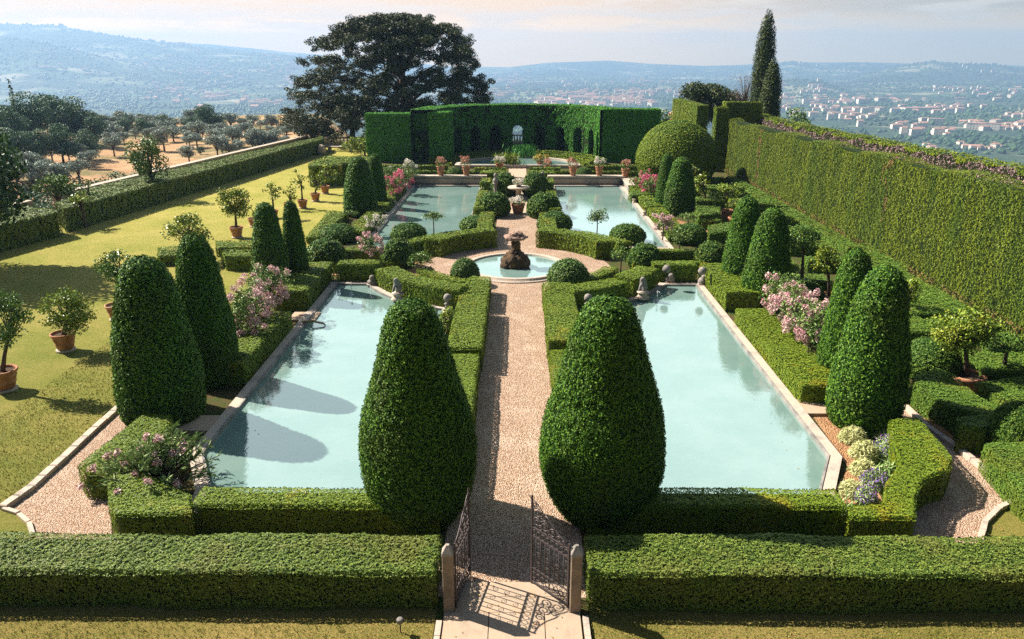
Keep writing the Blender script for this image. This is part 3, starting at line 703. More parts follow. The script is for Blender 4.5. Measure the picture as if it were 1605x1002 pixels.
kerb(GA([(1418, 640), (1452, 672), (1500, 706), (1550, 745), (1597, 785)]), .16, .12, 'rough stone edging along the right pebble path')
kerb(GA([(1597, 787), (1565, 800), (1543, 822), (1536, 850)]), .12, .10, 'thin curved stone edging round the ochre lawn at the right')

# ================================================================== POOLS
def arc(cx, cy, r, a0, a1, n): return [(cx + r * cos(radians(a0 + (a1 - a0) * i / n)), cy + r * sin(radians(a0 + (a1 - a0) * i / n))) for i in range(n + 1)]
def pool_outline(sx, near):
    xo, xi = 7.65, 2.75
    if near:
        a1 = math.degrees(math.asin((31.3 - 34.3) / 7.0)); a2 = -math.degrees(math.acos(xi / 7.0))
        c = arc(*FC, 7.0, a1, a2, 14)
        p = [(xo, 16.6), (xo, 31.3)] + c + [(xi, 14.3), (6.7, 14.3), (6.85, 15.0), (7.2, 15.7)]
    else:
        a1 = math.degrees(math.asin((38.0 - 34.3) / 7.0)); a2 = math.degrees(math.acos(xi / 7.0))
        p = [(xo, 57.4), (xo, 38.0)] + arc(*FC, 7.0, a1, a2, 14) + [(xi, 57.4)]
    p = [(x * sx, y) for x, y in p]
    return p if area(p) > 0 else p[::-1]
def inset(poly, d):
    n = len(poly); r = []
    for i in range(n):
        a, b, c = Vector(poly[i - 1]), Vector(poly[i]), Vector(poly[(i + 1) % n])
        e1 = (b - a).normalized(); e2 = (c - b).normalized(); n1 = Vector((-e1.y, e1.x)); n2 = Vector((-e2.y, e2.x)); m = n1 + n2
        if m.length < 1e-6: m = n1
        m.normalize(); k = d / max(.35, m.dot(n1)); r.append(tuple(b + m * k))
    return r
def band(mb, outer, inner, z0, z1):
    n = len(outer); v = [(x, y, z) for pl, z in ((outer, z0), (outer, z1), (inner, z1), (inner, z0)) for x, y in pl]; f = []
    for i in range(n):
        j = (i + 1) % n; f += [(i, j, n + j, n + i), (n + i, n + j, 2 * n + j, 2 * n + i), (2 * n + i, 2 * n + j, 3 * n + j, 3 * n + i)]
    mb.add(v, f)
for sx, near, lab in ((-1, True, 'near left'), (1, True, 'near right'), (-1, False, 'far left'), (1, False, 'far right')):
    p = pool_outline(sx, near)
    # resample outline so the coping reads as separate stones
    q = []
    for i in range(len(p)):
        a, b = Vector(p[i]), Vector(p[(i + 1) % len(p)]); k = max(1, int((b - a).length / 1.0))
        q += [tuple(a.lerp(b, t / k)) for t in range(k)]
    mb = MB(); band(mb, inset(q, -.30), q, 0.0, .115)
    ti = 'weathered stone coping framing the %s pool' % lab
    cp = tag(mb.build('pool_coping', M['stone']), ti, 'pool edge')
    mb = MB(); lip = inset(q, -.02); band(mb, lip, inset(q, .035), .02, .135); lp = mb.build('lip', M['greystone'], cp)
    mb = MB(); w = inset(q, .0); mb.add([(x, y, .05) for x, y in w], [tuple(range(len(w)))])
    tag(mb.build('pool_water', M['water']), kind='structure')
# raised far walls of the far pools
for sx, lab in ((-1, 'left'), (1, 'right')):
    e = empty('pool_wall', (sx * 5.2, 58.4, 0), 0, 'low grey stone parapet closing the far %s pool, flower pots on top' % lab, 'low wall')
    MB().box(-2.7, 2.7, -.25, .25, 0, .62).build('wall', M['greystone'], e)
    mb = MB()
    x = -2.9
    while x < 2.85:
        l = min(.95, 2.9 - x); mb.box(x, x + l - .012, -.34, .34, .62, .74); x += l
    mb.build('coping', M['stone'], e)
    MB().box(-2.5, 2.5, -.27, -.252, .18, .5).build('panel', M['stone'], e)
    e = empty('pool_wall', (sx * 8.15, 57.0, 0), 0, 'short stepped stone parapet turning the outer corner of the far %s pool' % lab, 'low wall')
    MB().box(-.2, .2, -2.2, 1.6, 0, .5).build('wall', M['greystone'], e); MB().box(-.27, .27, -2.3, 1.7, .5, .6).build('coping', M['stone'], e)
# fountain basin
e = empty('fountain_basin', (*FC, 0), 0, 'round stone basin kerb in the middle of the pebble circle', 'fountain basin')
MB().lathe([(2.58, 0), (2.58, .05), (2.50, .07), (2.40, .07), (2.38, .15), (2.35, .17), (2.20, .17), (2.17, .15), (2.17, .02)], seg=72).build('kerb', M['stone'], e)
mb = MB(); mb.add([(FC[0] + 2.16 * cos(a * pi / 36), FC[1] + 2.18 * sin(a * pi / 36), .09) for a in range(72)], [tuple(range(72))]); tag(mb.build('pool_water', M['water']), kind='structure')
def rocky(mb, c, r, n, s, mat=0, seed=0):
    a = np.linspace(0, 2 * pi, n, endpoint=False); b = np.linspace(0.02, pi - .02, n // 2)
    B, A = np.meshgrid(b, a, indexing='ij'); U = np.stack([np.sin(B) * np.cos(A), np.sin(B) * np.sin(A), np.cos(B)], -1).reshape(-1, 3)
    P = U * np.array(r); d = (.5 - worley(P + seed, s, seed)) * s * .9 + .25 * s * vnoise(P, s * 2, seed); P = P + U * d[:, None] + np.array(c)
    m, k = B.shape; i, j = np.meshgrid(np.arange(m - 1), np.arange(k), indexing='ij'); i = i.ravel(); j = j.ravel(); q = (j + 1) % k
    mb.add(P, np.stack([i * k + j, (i + 1) * k + j, (i + 1) * k + q, i * k + q], 1), mat, True)
e = empty('mushroom_fountain', (-.05, 34.35, .0), 0, 'mushroom shaped rock fountain standing in the round basin', 'fountain'); e.scale = (.96, .96, .87)
mb = MB(); rocky(mb, (0, 0, .35), (.66, .60, .58), 60, .22, 0, 1); rocky(mb, (-.32, -.25, .2), (.42, .36, .34), 40, .18, 0, 2); rocky(mb, (.3, -.2, .25), (.40, .36, .36), 40, .18, 0, 3); rocky(mb, (0, 0, .80), (.32, .30, .34), 40, .16, 0, 5)
mb.build('rock_mound', M['rock'], e)
mb = MB(); rocky(mb, (.02, 0, 1.25), (.22, .20, .42), 36, .12, 0, 6); mb.build('stem', M['rock'], e)
mb = MB(); rocky(mb, (0, 0, 1.68), (.56, .50, .17), 60, .15, 0, 8); rocky(mb, (.02, 0, 1.84), (.34, .30, .15), 40, .13, 0, 9); mb.build('cap', M['rockcap'], e)
# semicircular pond in the apse
PC = (0.0, 68.4)
mb = MB(); band(mb, arc(*PC, 5.5, 0, 180, 36) + [(-5.5, 67.6), (5.5, 67.6)], arc(*PC, 5.1, 0, 180, 36) + [(-5.1, 68.0), (5.1, 68.0)], 0, .28)
tag(mb.build('pond_kerb', M['stone']), 'pale curved kerb of the half-round pond before the arcade', 'pond edge')
mb = MB(); mb.add([(x, y, .17) for x, y in arc(*PC, 5.12, 0, 180, 36) + [(-5.12, 68.0), (5.12, 68.0)]], [tuple(range(39))]); tag(mb.build('pool_water', M['water']), kind='structure')

# ================================================================== CLIPPED HEDGES
def inpoly(P, poly):
    x, y = P[:, 0], P[:, 1]; c = np.zeros(len(P), bool); n = len(poly)
    for i in range(n):
        (x0, y0), (x1, y1) = poly[i - 1], poly[i]
        k = ((y0 > y) != (y1 > y)); c ^= k & (x < (x1 - x0) * (y - y0) / ((y1 - y0) if y1 != y0 else 1e-9) + x0)
    return c
def edge_dist(P, poly):
    d = np.full(len(P), 9.0); n = len(poly)
    for i in range(n):
        a = np.array(poly[i - 1]); b = np.array(poly[i]); ab = b - a; t = np.clip(((P[:, :2] - a) @ ab) / max(ab @ ab, 1e-9), 0, 1)
        d = np.minimum(d, np.hypot(*(P[:, :2] - a - t[:, None] * ab).T))
    return d
CAMV = np.array(CAM)
def lumpy(P, Nn, size, amp=1.0, seed=1):
    return P + Nn * (amp * (1.5 * size * (.45 - worley(P, 3.2 * size, seed)) + .03 * vnoise(P, .55, seed) + .035 * vnoise(P, 1.7, seed + 3)))[:, None]
def hedge(poly, h, lm, label, name='clipped_hedge', cat='hedge', group=None, z0=0.0, ztop=None, size=None, dens=2.6, amp=1.0, patch=None, asp=.62, spread=.27, up=0.0):
    """ztop: optional function (x, y) -> extra height"""
    if area(poly) < 0: poly = poly[::-1]
    c = np.mean(np.array(poly), 0); dist = min(np.hypot(*(np.array(p) - CAMV[:2])) for p in poly); dist = math.hypot(dist, 9)
    dist = .6 * dist + .4 * math.hypot(*(c - CAMV[:2]), 9)
    s = size or leaf_size(dist); dn = dens / (s * s)
    mb = MB(); q = inset(poly, .09 + .3 * s)
    n = len(q); zt = lambda x, y: h + (ztop(x, y) if ztop else 0)
    v = [(x, y, z0) for x, y in q] + [(x, y, zt(x, y) - .09 - .3 * s) for x, y in q]
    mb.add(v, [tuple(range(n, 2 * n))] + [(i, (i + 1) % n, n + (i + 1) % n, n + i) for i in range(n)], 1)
    A = np.array(poly); lo, hi = A.min(0), A.max(0); m = int((hi - lo).prod() * dn * 1.0) + 4
    P = rng.uniform(0, 1, (m, 2)) * (hi - lo) + lo; P = P[inpoly(P, poly)]
    ed = edge_dist(P, poly)
    Z = (np.array([zt(x, y) for x, y in P]) if ztop else np.full(len(P), h)) - .5 * np.maximum(0, .09 - ed)
    P = np.column_stack([P, Z]); Nn = np.tile([0, 0, 1.0], (len(P), 1)); Ps = [P]; Ns = [Nn]
    for i in range(n):
        a = np.array(poly[i - 1]); b = np.array(poly[i]); e = b - a; l = np.linalg.norm(e)
        if l < .02: continue
        nn = np.array([e[1], -e[0], 0]) / l; mid = (a + b) / 2; hh = (zt(*mid) - z0)
        facing = nn[:2] @ (CAMV[:2] - mid) > -1.0
        k = int(l * hh * dn * (1.0 if facing else .45)) + 2; t = rng.random(k); u = rng.random(k)
        xy = a + t[:, None] * e; top = (np.array([zt(x, y) for x, y in xy]) if ztop else h)
        z = z0 + u * (top - z0); xy = xy - nn[:2] * (.4 * np.maximum(0, .09 - (top - z)))[:, None]
        Ps.append(np.column_stack([xy, z])); Ns.append(np.tile(nn, (k, 1)))
    P = np.concatenate(Ps); Nn = np.concatenate(Ns)
    P2 = lumpy(P, Nn, s, amp, int(abs(c[0] * 7 + c[1])) % 97)
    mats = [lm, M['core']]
    if patch is not None:
        f = patch(P2); mats.append(patch.mat); leaf_quads(mb, P2[f], Nn[f], s * 1.1, .4, .8, 2); P2, Nn = P2[~f], Nn[~f]
    leaf_quads(mb, P2, Nn, s * 1.25, asp, spread, up=up)
    # stray shoots standing proud of the cut
    k = int(len(P2) * .012)
    if k and dist < 60:
        j = rng.integers(0, len(P2), k); leaf_quads(mb, P2[j] + Nn[j] * rng.uniform(.3, 1.6, (k, 1)) * s, rng.normal(0, 1, (k, 3)), s * 1.3, .4, 1)
    return tag(mb.build(name, mats), label, cat, group)
def rect(x0, x1, y0, y1): return [(x0, y0), (x1, y0), (x1, y1), (x0, y1)]
def strip(pts, w):
    """centre line -> outline"""
    p = [Vector(q) for q in pts]; Lh, Rh = [], []
    for i, q in enumerate(p):
        d = (p[min(i + 1, len(p) - 1)] - p[max(i - 1, 0)]).normalized(); nn = Vector((-d.y, d.x)) * w / 2
        Lh.append(tuple(q + nn)); Rh.append(tuple(q - nn))
    return Rh + Lh[::-1]
H = hedge
F_ = M['front']; B = M['box']; BD = M['boxd']; YW = M['yew']
# near hedges either side of the gate
H(rect(-15.5, -1.34, 11.15, 12.35), .78, F_, 'long straight clipped hedge running left from the gate', amp=1.5)
H(rect(1.34, 15.5, 11.15, 12.35), .78, F_, 'long straight clipped hedge running right from the gate', amp=1.5)
# hedges at the near end of the pools, with their turned-back ends
H(rect(-6.55, -1.5, 13.35, 14.1), .715, B, 'hedge closing the near end of the left pool')
H(GA([(170, 790), (168, 745), (225, 740), (300, 772), (300, 806), (180, 808)], .72), .72, B, 'squared hedge corner in front of the oleander')
H(GA([(122, 728), (225, 645), (270, 650), (262, 690), (225, 740), (168, 745), (130, 742)], .66), .66, B, 'slanting hedge beside the left pebble path')
H(rect(1.5, 6.75, 13.35, 14.1), .735, B, 'hedge closing the near end of the right pool')
H(GA([(1396, 657), (1442, 655), (1470, 690), (1492, 716), (1487, 738), (1462, 745), (1445, 758), (1437, 780), (1437, 812), (1330, 812), (1330, 790), (1385, 787), (1388, 755), (1412, 722), (1400, 690)], .75), .75, B, 'hedge with a curved bite wrapping the flower bed at the right pool')
# path hedges
H(rect(-2.15, -1.02, 22.0, 27.6), .80, B, 'tall block of hedge left of the central path near the fountain')
H(rect(-1.95, -1.08, 14.9, 21.9), .68, B, 'lower hedge left of the central path behind the front topiary')
H(rect(1.08, 1.95, 14.4, 22.5), .55, B, 'lower hedge right of the central path behind the front topiary')
H(rect(1.05, 2.2, 22.6, 29.2), .80, B, 'tall block of hedge right of the central path near the fountain')
H([(-2.3, 27.8), (-1.05, 27.8), (-1.05, 30.5), (-1.9, 30.6)], .68, B, 'hedge end beside the left of the fountain basin')
# rings round the fountain
H(sector(*FC, 4.1, 5.1, 104, 153), .88, B, 'curved hedge sweeping behind the fountain on the left')
H(sector(*FC, 4.1, 5.1, 22, 76), .88, B, 'curved hedge sweeping behind the fountain on the right')
H(sector(*FC, 4.15, 4.85, 205, 243), .55, B, 'inner curved hedge before the fountain on the left')
H(sector(*FC, 4.15, 4.85, 297, 337), .55, B, 'inner curved hedge before the fountain on the right')
H(sector(*FC, 5.75, 6.75, 208, 251), .85, B, 'outer curved hedge above the near left pool')
H(sector(*FC, 5.75, 6.75, 289, 312), .80, B, 'outer curved hedge with bronze tips above the near right pool')
H(sector(*FC, 5.75, 6.75, 314, 333), .85, B, 'short curved hedge piece above the near right pool corner')
H(sector(*FC, 5.9, 6.7, 118, 150), .5, B, 'low curved hedge at the corner of the far left pool')
H(sector(*FC, 5.9, 6.7, 30, 62), .5, B, 'low curved hedge at the corner of the far right pool')
for s, lab in ((-1, 'left'), (1, 'right')):
    def R(x0, x1, y0, y1): return rect(min(s * x0, s * x1), max(s * x0, s * x1), y0, y1)
    H(R(5.9, 7.75, 31.75, 32.6), .85, B, 'hedge across the far end of the near %s pool' % lab)
    H(R(5.3, 8.4, 33.6, 34.1), .45, B, 'thin low hedge strip left of the cross path' if s < 0 else 'thin low hedge strip at the right arm of the cross path')
    H(R(5.5, 8.8, 35.4, 36.0), .55, B, 'second low hedge strip of the %s cross path' % lab)
    H(R(8.0, 9.3, 27.9, 32.4), .80, B, 'outer hedge block at the far corner of the near %s pool' % lab)
    if s > 0: H(R(8.0, 9.3, 19.6, 26.6), .62, B, 'long outer hedge along the right pool beneath the pink roses')
    else:
        H(R(8.0, 9.3, 20.8, 25.8), .72, B, 'dark outer hedge along the left pool beneath the pink roses')
        H(R(9.0, 10.2, 25.6, 26.5), .72, B, 'short hedge stub behind the pink roses on the left')
    H(R(9.35, 10.6, 32.0, 32.7), .7, B, 'short hedge stub outside the %s pool corner' % lab)
    H(R(8.0, 9.0, 39.6, 46.6), .55, B, 'outer hedge beside the near half of the far %s pool' % lab)
    H(R(8.0, 9.0, 46.9, 55.6), .55, B, 'outer hedge beside the far half of the far %s pool' % lab)
    H(R(1.3, 2.1, 38.9, 43.5), .85, B, 'hedge edging the upper path on the %s before the ball bushes' % lab)
    H(R(1.95, 2.6, 45.0, 51.5), .75, B, 'narrow hedge between the upper path and the far %s pool' % lab)
    H(R(1.9, 2.6, 54.0, 56.3), .9, B, 'squat hedge cube by the statue at the far %s pool' % lab)
    H(R(.95, 2.9, 59.6, 61.2), .75, B, 'square hedge block %s of the stepped path end' % lab)
    H(R(3.1, 8.1, 59.6, 60.4), .45, B, 'low hedge row behind the flower pots of the far %s pool' % lab)
    H(R(3.1, 13.0, 62.8, 63.3), .42, B, 'second low hedge row beyond the far %s pool' % lab)
    H(R(5.9, 13.2, 66.2, 66.8), .42, B, 'third low hedge row beyond the far %s pool' % lab)
    H(R(1.0, 3.6, 64.4, 65.2), .45, B, 'short hedge beside the pond end of the axis on the %s' % lab)
# terraced rings before the arcade
for i, (r, h) in enumerate(((5.9, .22), (6.5, .32), (7.1, .42), (7.7, .52))):
    H(sector(0, 69.0, r, r + .42, 8 if i else 0, 172 if i else 180, 40), h, B, '%s curved terrace hedge round the half-moon pond' % ('lowest', 'second', 'third', 'topmost')[i], group='curved terrace hedges')
# left lawn small box hedges
H(GA([(338, 377), (397, 377), (397, 388), (338, 388)], .5), .5, B, 'small low hedge strip in front of the potted citrus on the lawn')
H(GA([(345, 391), (394, 391), (394, 402), (352, 402)], .7), .7, B, 'low hedge block behind the second left topiary')
H(GA([(248, 388), (296, 383), (296, 398), (246, 402)], .5), .5, B, 'low hedge end beyond the nearest left topiary')
H(GA([(516, 330), (546, 333), (500, 372), (478, 372)], .4), .4, B, 'low hedge strip edging the lawn by the left ball bushes')
# block hedge on the lawn in front of the balustrade
H(GA([(484, 256), (510, 244), (588, 246), (580, 254), (536, 256), (536, 259), (484, 261)], 1.55), 1.55, B, 'big squared hedge block on the lawn before the balustrade')
# boundary hedge of the lawn, in two lengths
zl = 1.35
H(GA([(86, 317), (133, 296), (505, 213.5), (507, 218), (99, 328)], zl), zl, M['front'], 'long boundary hedge receding along the far side of the lawn')
H(GA([(-60, 338), (0, 325), (82, 326), (92, 332), (-60, 366)], zl), zl, M['front'], 'shorter boundary hedge at the left edge of the lawn')
# tall right hedge
def topz(x, y): return 5.05 - .75 * max(0, min(1, (y - 24) / 34)) + .12 * sin(x * .7 + y * .9)
class Patch:
    def __init__(s, f, m): s.f = f; s.mat = m
    def __call__(s, P): return s.f(P)
XH = G(1600, 537)[0]
ybrn = 24.5 * 0
def brown(P):
    c1 = np.abs(P[:, 1] - 36.2 - .25 * np.sin(P[:, 2] * 2)) < .45 * np.clip((P[:, 2] - 1.5) / 3, 0, 1)
    c2 = np.abs(P[:, 1] - 56.0) < .35
    c3 = (P[:, 2] < .55) & (vnoise(P, .5, 3) > .15)
    return ((c1 | c2) & (vnoise(P, .25, 4) > -.1) & (rng.random(len(P)) < .75) & (P[:, 0] < XH + .3)) | (c3 & (rng.random(len(P)) < .5))
H(rect(XH, XH + .9, 17.0, 64.5), 0.0, M['cyp'], 'towering clipped cypress hedge forming the right-hand wall', ztop=topz, size=.052, dens=2.2, amp=2.0, asp=.32, up=1.6, spread=.4, patch=Patch(brown, M['brown']))
def top2(x, y): return 5.02 - .62 * max(0, min(1, (y - 24) / 34))
def mv(P): return (P[:, 0] < XH + 3.55) & (P[:, 2] < 4.88 - .62 * np.clip((P[:, 1] - 24) / 34, 0, 1) + .25 * vnoise(P, .8, 2))
H(rect(XH + 3.3, XH + 4.5, 17.0, 70), 0.0, M['cyp'], 'second hedge behind the tall one, green on top with bare mauve twigs below', ztop=top2, size=.085, dens=1.9, amp=2.2, patch=Patch(mv, M['mauve']))
# fins and returns at the far end of the tall hedge
xa = XH
H(rect(xa - .9, xa + .1, 65.5, 66.6), 5.3, M['cyp'], 'slim vertical buttress of hedge at the end of the right wall', size=.08)
H(rect(xa + .3, xa + 3.4, 67.2, 68.6), 5.6, M['cyp'], 'raised square hedge shoulder below the tall cypress', size=.08)
H(rect(xa - 1.6, xa - .6, 69.5, 81), 5.2, M['cyp'], 'farther stretch of tall hedge beyond the buttress', size=.08)
# arcade side blocks
AR = M['arc']
H(rect(-13.9, -9.75, 71.6, 73.4), 4.35, AR, 'left block of the arcade hedge, nearest the pine', size=.085)
H(rect(-9.7, -8.2, 72.6, 73.4), 4.3, AR, 'recessed niche panel in the left arcade block', size=.085)
H([(-8.15, 71.6), (-6.2, 71.2), (-6.0, 73.2), (-8.15, 73.4)], 4.5, AR, 'right-hand pier of the left arcade block', size=.085)
H(rect(7.75, 13.0, 71.6, 73.6), 4.75, AR, 'right block of the arcade hedge beside the dome', size=.085)
def arcade():
    R0, R1, Hh = 7.5, 9.7, 4.72; cy = 71.6; da, dz = .085, .085
    n = int(R0 * pi / da); nz = int(Hh / dz); th = (np.arange(n) + .5) / n * pi - pi / 2; zz = (np.arange(nz) + .5) * dz
    arches = [radians(k * 17.2) for k in range(-4, 5)] + [radians(84), radians(-84)]
    T, Z = np.meshgrid(th, zz, indexing='ij'); hole = np.zeros_like(T, bool); thru = hole.copy()
    for k, a in enumerate(arches):
        w = .58; x = np.abs(T - a) * R0; h0 = 2.15; b = (x < w) & (Z < h0 + np.sqrt(np.maximum(0, w * w - x * x)) * 1.0)
        hole |= b
        if abs(a) < .01: thru |= b & (Z > .0)
    mb = MB()
    def pt(r, i, j): t = -pi / 2 + pi * i / n; return np.stack([r * np.sin(t), cy + r * np.cos(t), j * dz], -1)
    Ps, Ns = [], []
    def quad(a, b, c, d, nn, q=1.0):
        mb.add(np.stack([a, b, c, d], 1).reshape(-1, 3), np.arange(4 * len(a)).reshape(-1, 4), 1)
        ar = .5 * np.linalg.norm(np.cross(c - a, d - b), axis=1); dn = q * 2.4 / (.08 ** 2)
        k = rng.poisson(ar * dn); idx = np.repeat(np.arange(len(a)), k); u = rng.random((len(idx), 1)); v = rng.random((len(idx), 1))
        Ps.append(a[idx] * (1 - u) * (1 - v) + b[idx] * u * (1 - v) + c[idx] * u * v + d[idx] * (1 - u) * v + nn[idx] * .05); Ns.append(nn[idx])
    I, J = np.nonzero(~hole); t = (th[I]); nin = np.stack([-np.sin(t), -np.cos(t), 0 * t], 1)
    quad(pt(R0, I, J), pt(R0, I + 1, J), pt(R0, I + 1, J + 1), pt(R0, I, J + 1), nin)
    I, J = np.nonzero(~thru); t = th[I]; no = np.stack([np.sin(t), np.cos(t), 0 * t], 1)
    quad(pt(R1, I + 1, J), pt(R1, I, J), pt(R1, I, J + 1), pt(R1, I + 1, J + 1), no)
    I, J = np.nonzero(hole & ~thru); t = th[I]; nin = np.stack([-np.sin(t), -np.cos(t), 0 * t], 1)
    RM_ = R0 + 1.9; quad(pt(RM_, I, J), pt(RM_, I + 1, J), pt(RM_, I + 1, J + 1), pt(RM_, I, J + 1), nin, .3)  # niche backs thinly leafed, so the dark core paints in their deep shade
    hp = np.pad(hole, ((1, 1), (0, 1)), constant_values=False)
    hc = hp[1:-1]; thp = np.pad(thru, ((0, 0), (0, 1)))
    for I, J, side in ((*np.nonzero(hp[1:-1] & ~hp[:-2]), 0), (*np.nonzero(hp[1:-1] & ~hp[2:]), 1)):
        o = (J < nz) & (I < n); I, J = I[o], J[o]; ii = I + side; t = -pi / 2 + pi * ii / n; s = 1 if side == 0 else -1
        nn = np.stack([np.cos(t) * s, -np.sin(t) * s, 0 * t], 1); rr = np.where(thru[I, J], R1, R0 + 1.9)[:, None]
        a = pt(R0, ii, J); u = np.stack([np.sin(t), np.cos(t), 0 * t], 1) * (rr - R0); quad(a, a + u, a + u + (0, 0, dz), a + (0, 0, dz), nn)
    I, J = np.nonzero(hc[:, :-1] & ~hc[:, 1:])
    a = pt(R0, I, J + 1); b = pt(R0, I + 1, J + 1); t = th[I]; u = np.stack([np.sin(t), np.cos(t), 0 * t], 1) * 1.9; quad(a, b, b + u, a + u, np.tile([0, 0, -1.0], (len(I), 1)))
    I = np.arange(n); J = np.full(n, nz); quad(pt(R0, I, J), pt(R0, I + 1, J), pt(R1, I + 1, J), pt(R1, I, J), np.tile([0, 0, 1.0], (n, 1)))
    P = np.concatenate(Ps); Nn = np.concatenate(Ns); P = lumpy(P, Nn, .09, 1.2, 5)
    leaf_quads(mb, P, Nn, .105, .5, .35, up=1)
    tag(mb.build('arcade_hedge', [AR, M['core']]), 'semicircular cypress arcade with clipped arches, the middle one open to the view', 'arcade hedge')
arcade()

k = 0
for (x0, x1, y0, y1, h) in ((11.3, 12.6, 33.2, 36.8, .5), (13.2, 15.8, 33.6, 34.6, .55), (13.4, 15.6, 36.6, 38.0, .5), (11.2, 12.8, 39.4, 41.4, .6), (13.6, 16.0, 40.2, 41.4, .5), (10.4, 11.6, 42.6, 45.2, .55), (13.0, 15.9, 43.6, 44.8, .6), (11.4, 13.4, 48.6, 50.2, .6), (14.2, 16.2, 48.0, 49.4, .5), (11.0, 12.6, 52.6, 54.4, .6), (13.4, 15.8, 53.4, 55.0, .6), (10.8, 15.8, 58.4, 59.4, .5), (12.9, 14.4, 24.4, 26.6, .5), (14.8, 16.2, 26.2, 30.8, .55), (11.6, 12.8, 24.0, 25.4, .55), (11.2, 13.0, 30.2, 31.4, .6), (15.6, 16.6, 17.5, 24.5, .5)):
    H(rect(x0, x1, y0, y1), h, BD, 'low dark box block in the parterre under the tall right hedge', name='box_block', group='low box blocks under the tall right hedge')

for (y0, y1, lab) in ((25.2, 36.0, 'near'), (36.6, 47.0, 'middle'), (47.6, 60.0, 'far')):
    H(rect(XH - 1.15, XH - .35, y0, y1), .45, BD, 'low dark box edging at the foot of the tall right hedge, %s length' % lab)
# ================================================================== TOPIARY
PROF = [(0, .6), (.035, .70), (.12, .88), (.235, .99), (.35, 1), (.42, .975), (.49, .92), (.61, .77), (.72, .65), (.817, .56), (.885, .48), (.95, .37), (.98, .24), (.995, .1), (1, 0)]
PT = np.array([p[0] for p in PROF]); PR = np.array([p[1] for p in PROF])
QT, QR = np.array([(0, .84), (.04, .93), (.1, .98), (.2, 1), (.35, .965), (.5, .88), (.65, .765), (.8, .65), (.88, .555), (.94, .435), (.975, .30), (.993, .15), (1, 0)]).T
def blunt(t): return (np.interp(t, QT, QR) + np.interp(np.clip(t - .012, 0, 1), QT, QR) + np.interp(np.clip(t + .012, 0, 1), QT, QR)) / 3
def smooth_interp(t): 
    return (np.interp(t, PT, PR) + np.interp(np.clip(t - .012, 0, 1), PT, PR) + np.interp(np.clip(t + .012, 0, 1), PT, PR)) / 3
def make_cone(R, Hh, s, lm, nu, nv, seed, prof=smooth_interp):
    mb = MB()
    def surf(t, a):
        r = R * prof(t); dt = .01; sl = R * (prof(np.minimum(t + dt, 1)) - prof(np.maximum(t - dt, 0))) / (2 * dt * Hh)
        nrm = unit(np.stack([np.cos(a), np.sin(a), -sl], 1)); P = np.stack([r * np.cos(a), r * np.sin(a), t * Hh], 1)
        return P, nrm
    t = np.linspace(0, 1, nv) ** .98; a = np.linspace(0, 2 * pi, nu, endpoint=False); T, A = np.meshgrid(t, a, indexing='ij')
    P, Nn = surf(T.ravel(), A.ravel())
    ls = max(.075, s * 1.9)
    def disp(P, Nn): return P + Nn * (1.3 * ls * (.5 - worley(P, ls * 1.25, seed)) + .035 * vnoise(P, .6, seed))[:, None]
    P = disp(P, Nn) - Nn * .02
    i, j = np.meshgrid(np.arange(nv - 1), np.arange(nu), indexing='ij'); i = i.ravel(); j = j.ravel(); k = (j + 1) % nu
    mb.add(P, np.stack([i * nu + j, i * nu + k, (i + 1) * nu + k, (i + 1) * nu + j], 1), 1, True)
    ar = 2 * pi * R * Hh * .78; n = int(ar * 1.9 / (s * s)); tt = rng.random(n * 2); tt = tt[rng.random(len(tt)) < prof(tt) * .9 + .12 * (tt > .93)][:n]
    P, Nn = surf(tt, rng.uniform(0, 2 * pi, len(tt))); P = disp(P, Nn)
    # leaves only where the lumps stand proud, so dark crevices stay open
    leaf_quads(mb, P + Nn * .012, Nn, s * 1.3, .6, .5)
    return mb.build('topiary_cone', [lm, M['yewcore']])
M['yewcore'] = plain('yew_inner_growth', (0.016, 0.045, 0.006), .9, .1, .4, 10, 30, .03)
def place_cone(px, pyb, pyt, hwpx, label, src=None, s=None, hmul=1.0, lean=0):
    x, y = G(px, pyb); Hh = HT(x, y, pyt) * hmul; z = PX(x, y, Hh * .3)[2]; R = hwpx * z / FPX
    if src is None:
        o = make_cone(1.0 * R, Hh, s, YW, int(2 * pi * R / (s * 1.3)), int(Hh / (s * 1.3)), int(px), smooth_interp if hwpx > 80 else blunt); 
        CN[label] = (o, R, Hh)
    else:
        so, sR, sH = src; o = so.copy(); COL.objects.link(o); o.scale = (R / sR, R / sR, Hh / sH); o.rotation_euler = (0, 0, random.uniform(0, 6))
    o.location = (x, y, 0); tag(o, label, 'topiary')
    if src is None: return (o, R, Hh)
CN = {}
c1 = place_cone(660, 807, 469, 90, 'big clipped yew cone left of the gate path', s=.031)
c2 = place_cone(940, 803, 463, 95, 'big clipped yew cone right of the gate path', s=.031)
c3 = place_cone(260, 654, 402, 64, 'nearest yew cone on the left, on the lawn side of the pool', s=.045)
place_cone(333, 596, 368, 44, 'yew cone just behind the nearest left one', c3)
c5 = place_cone(429, 462, 317, 28, 'front cone of the middle left pair', s=.046)
place_cone(467, 450, 314, 19.5, 'slim rear cone of the middle left pair', c5)
place_cone(566, 338, 245, 26, 'front cone of the farthest left pair', c5)
place_cone(592, 326, 241, 15.5, 'rear cone of the farthest left pair', c5)
c9 = place_cone(1350, 664, 415, 56, 'nearest yew cone on the right, by the flower bed', s=.045)
place_cone(1314, 602, 388, 37, 'yew cone just behind the nearest right one', c9)
c11 = place_cone(1196, 478, 326, 36, 'front cone of the middle right pair, beside the pink roses', s=.044)
place_cone(1160, 452, 307, 31, 'rear cone of the middle right pair', c11)
place_cone(1064, 336, 246, 24, 'front cone of the farthest right pair', c5)
place_cone(1040, 331, 240, 14.5, 'rear cone of the farthest right pair', c5)
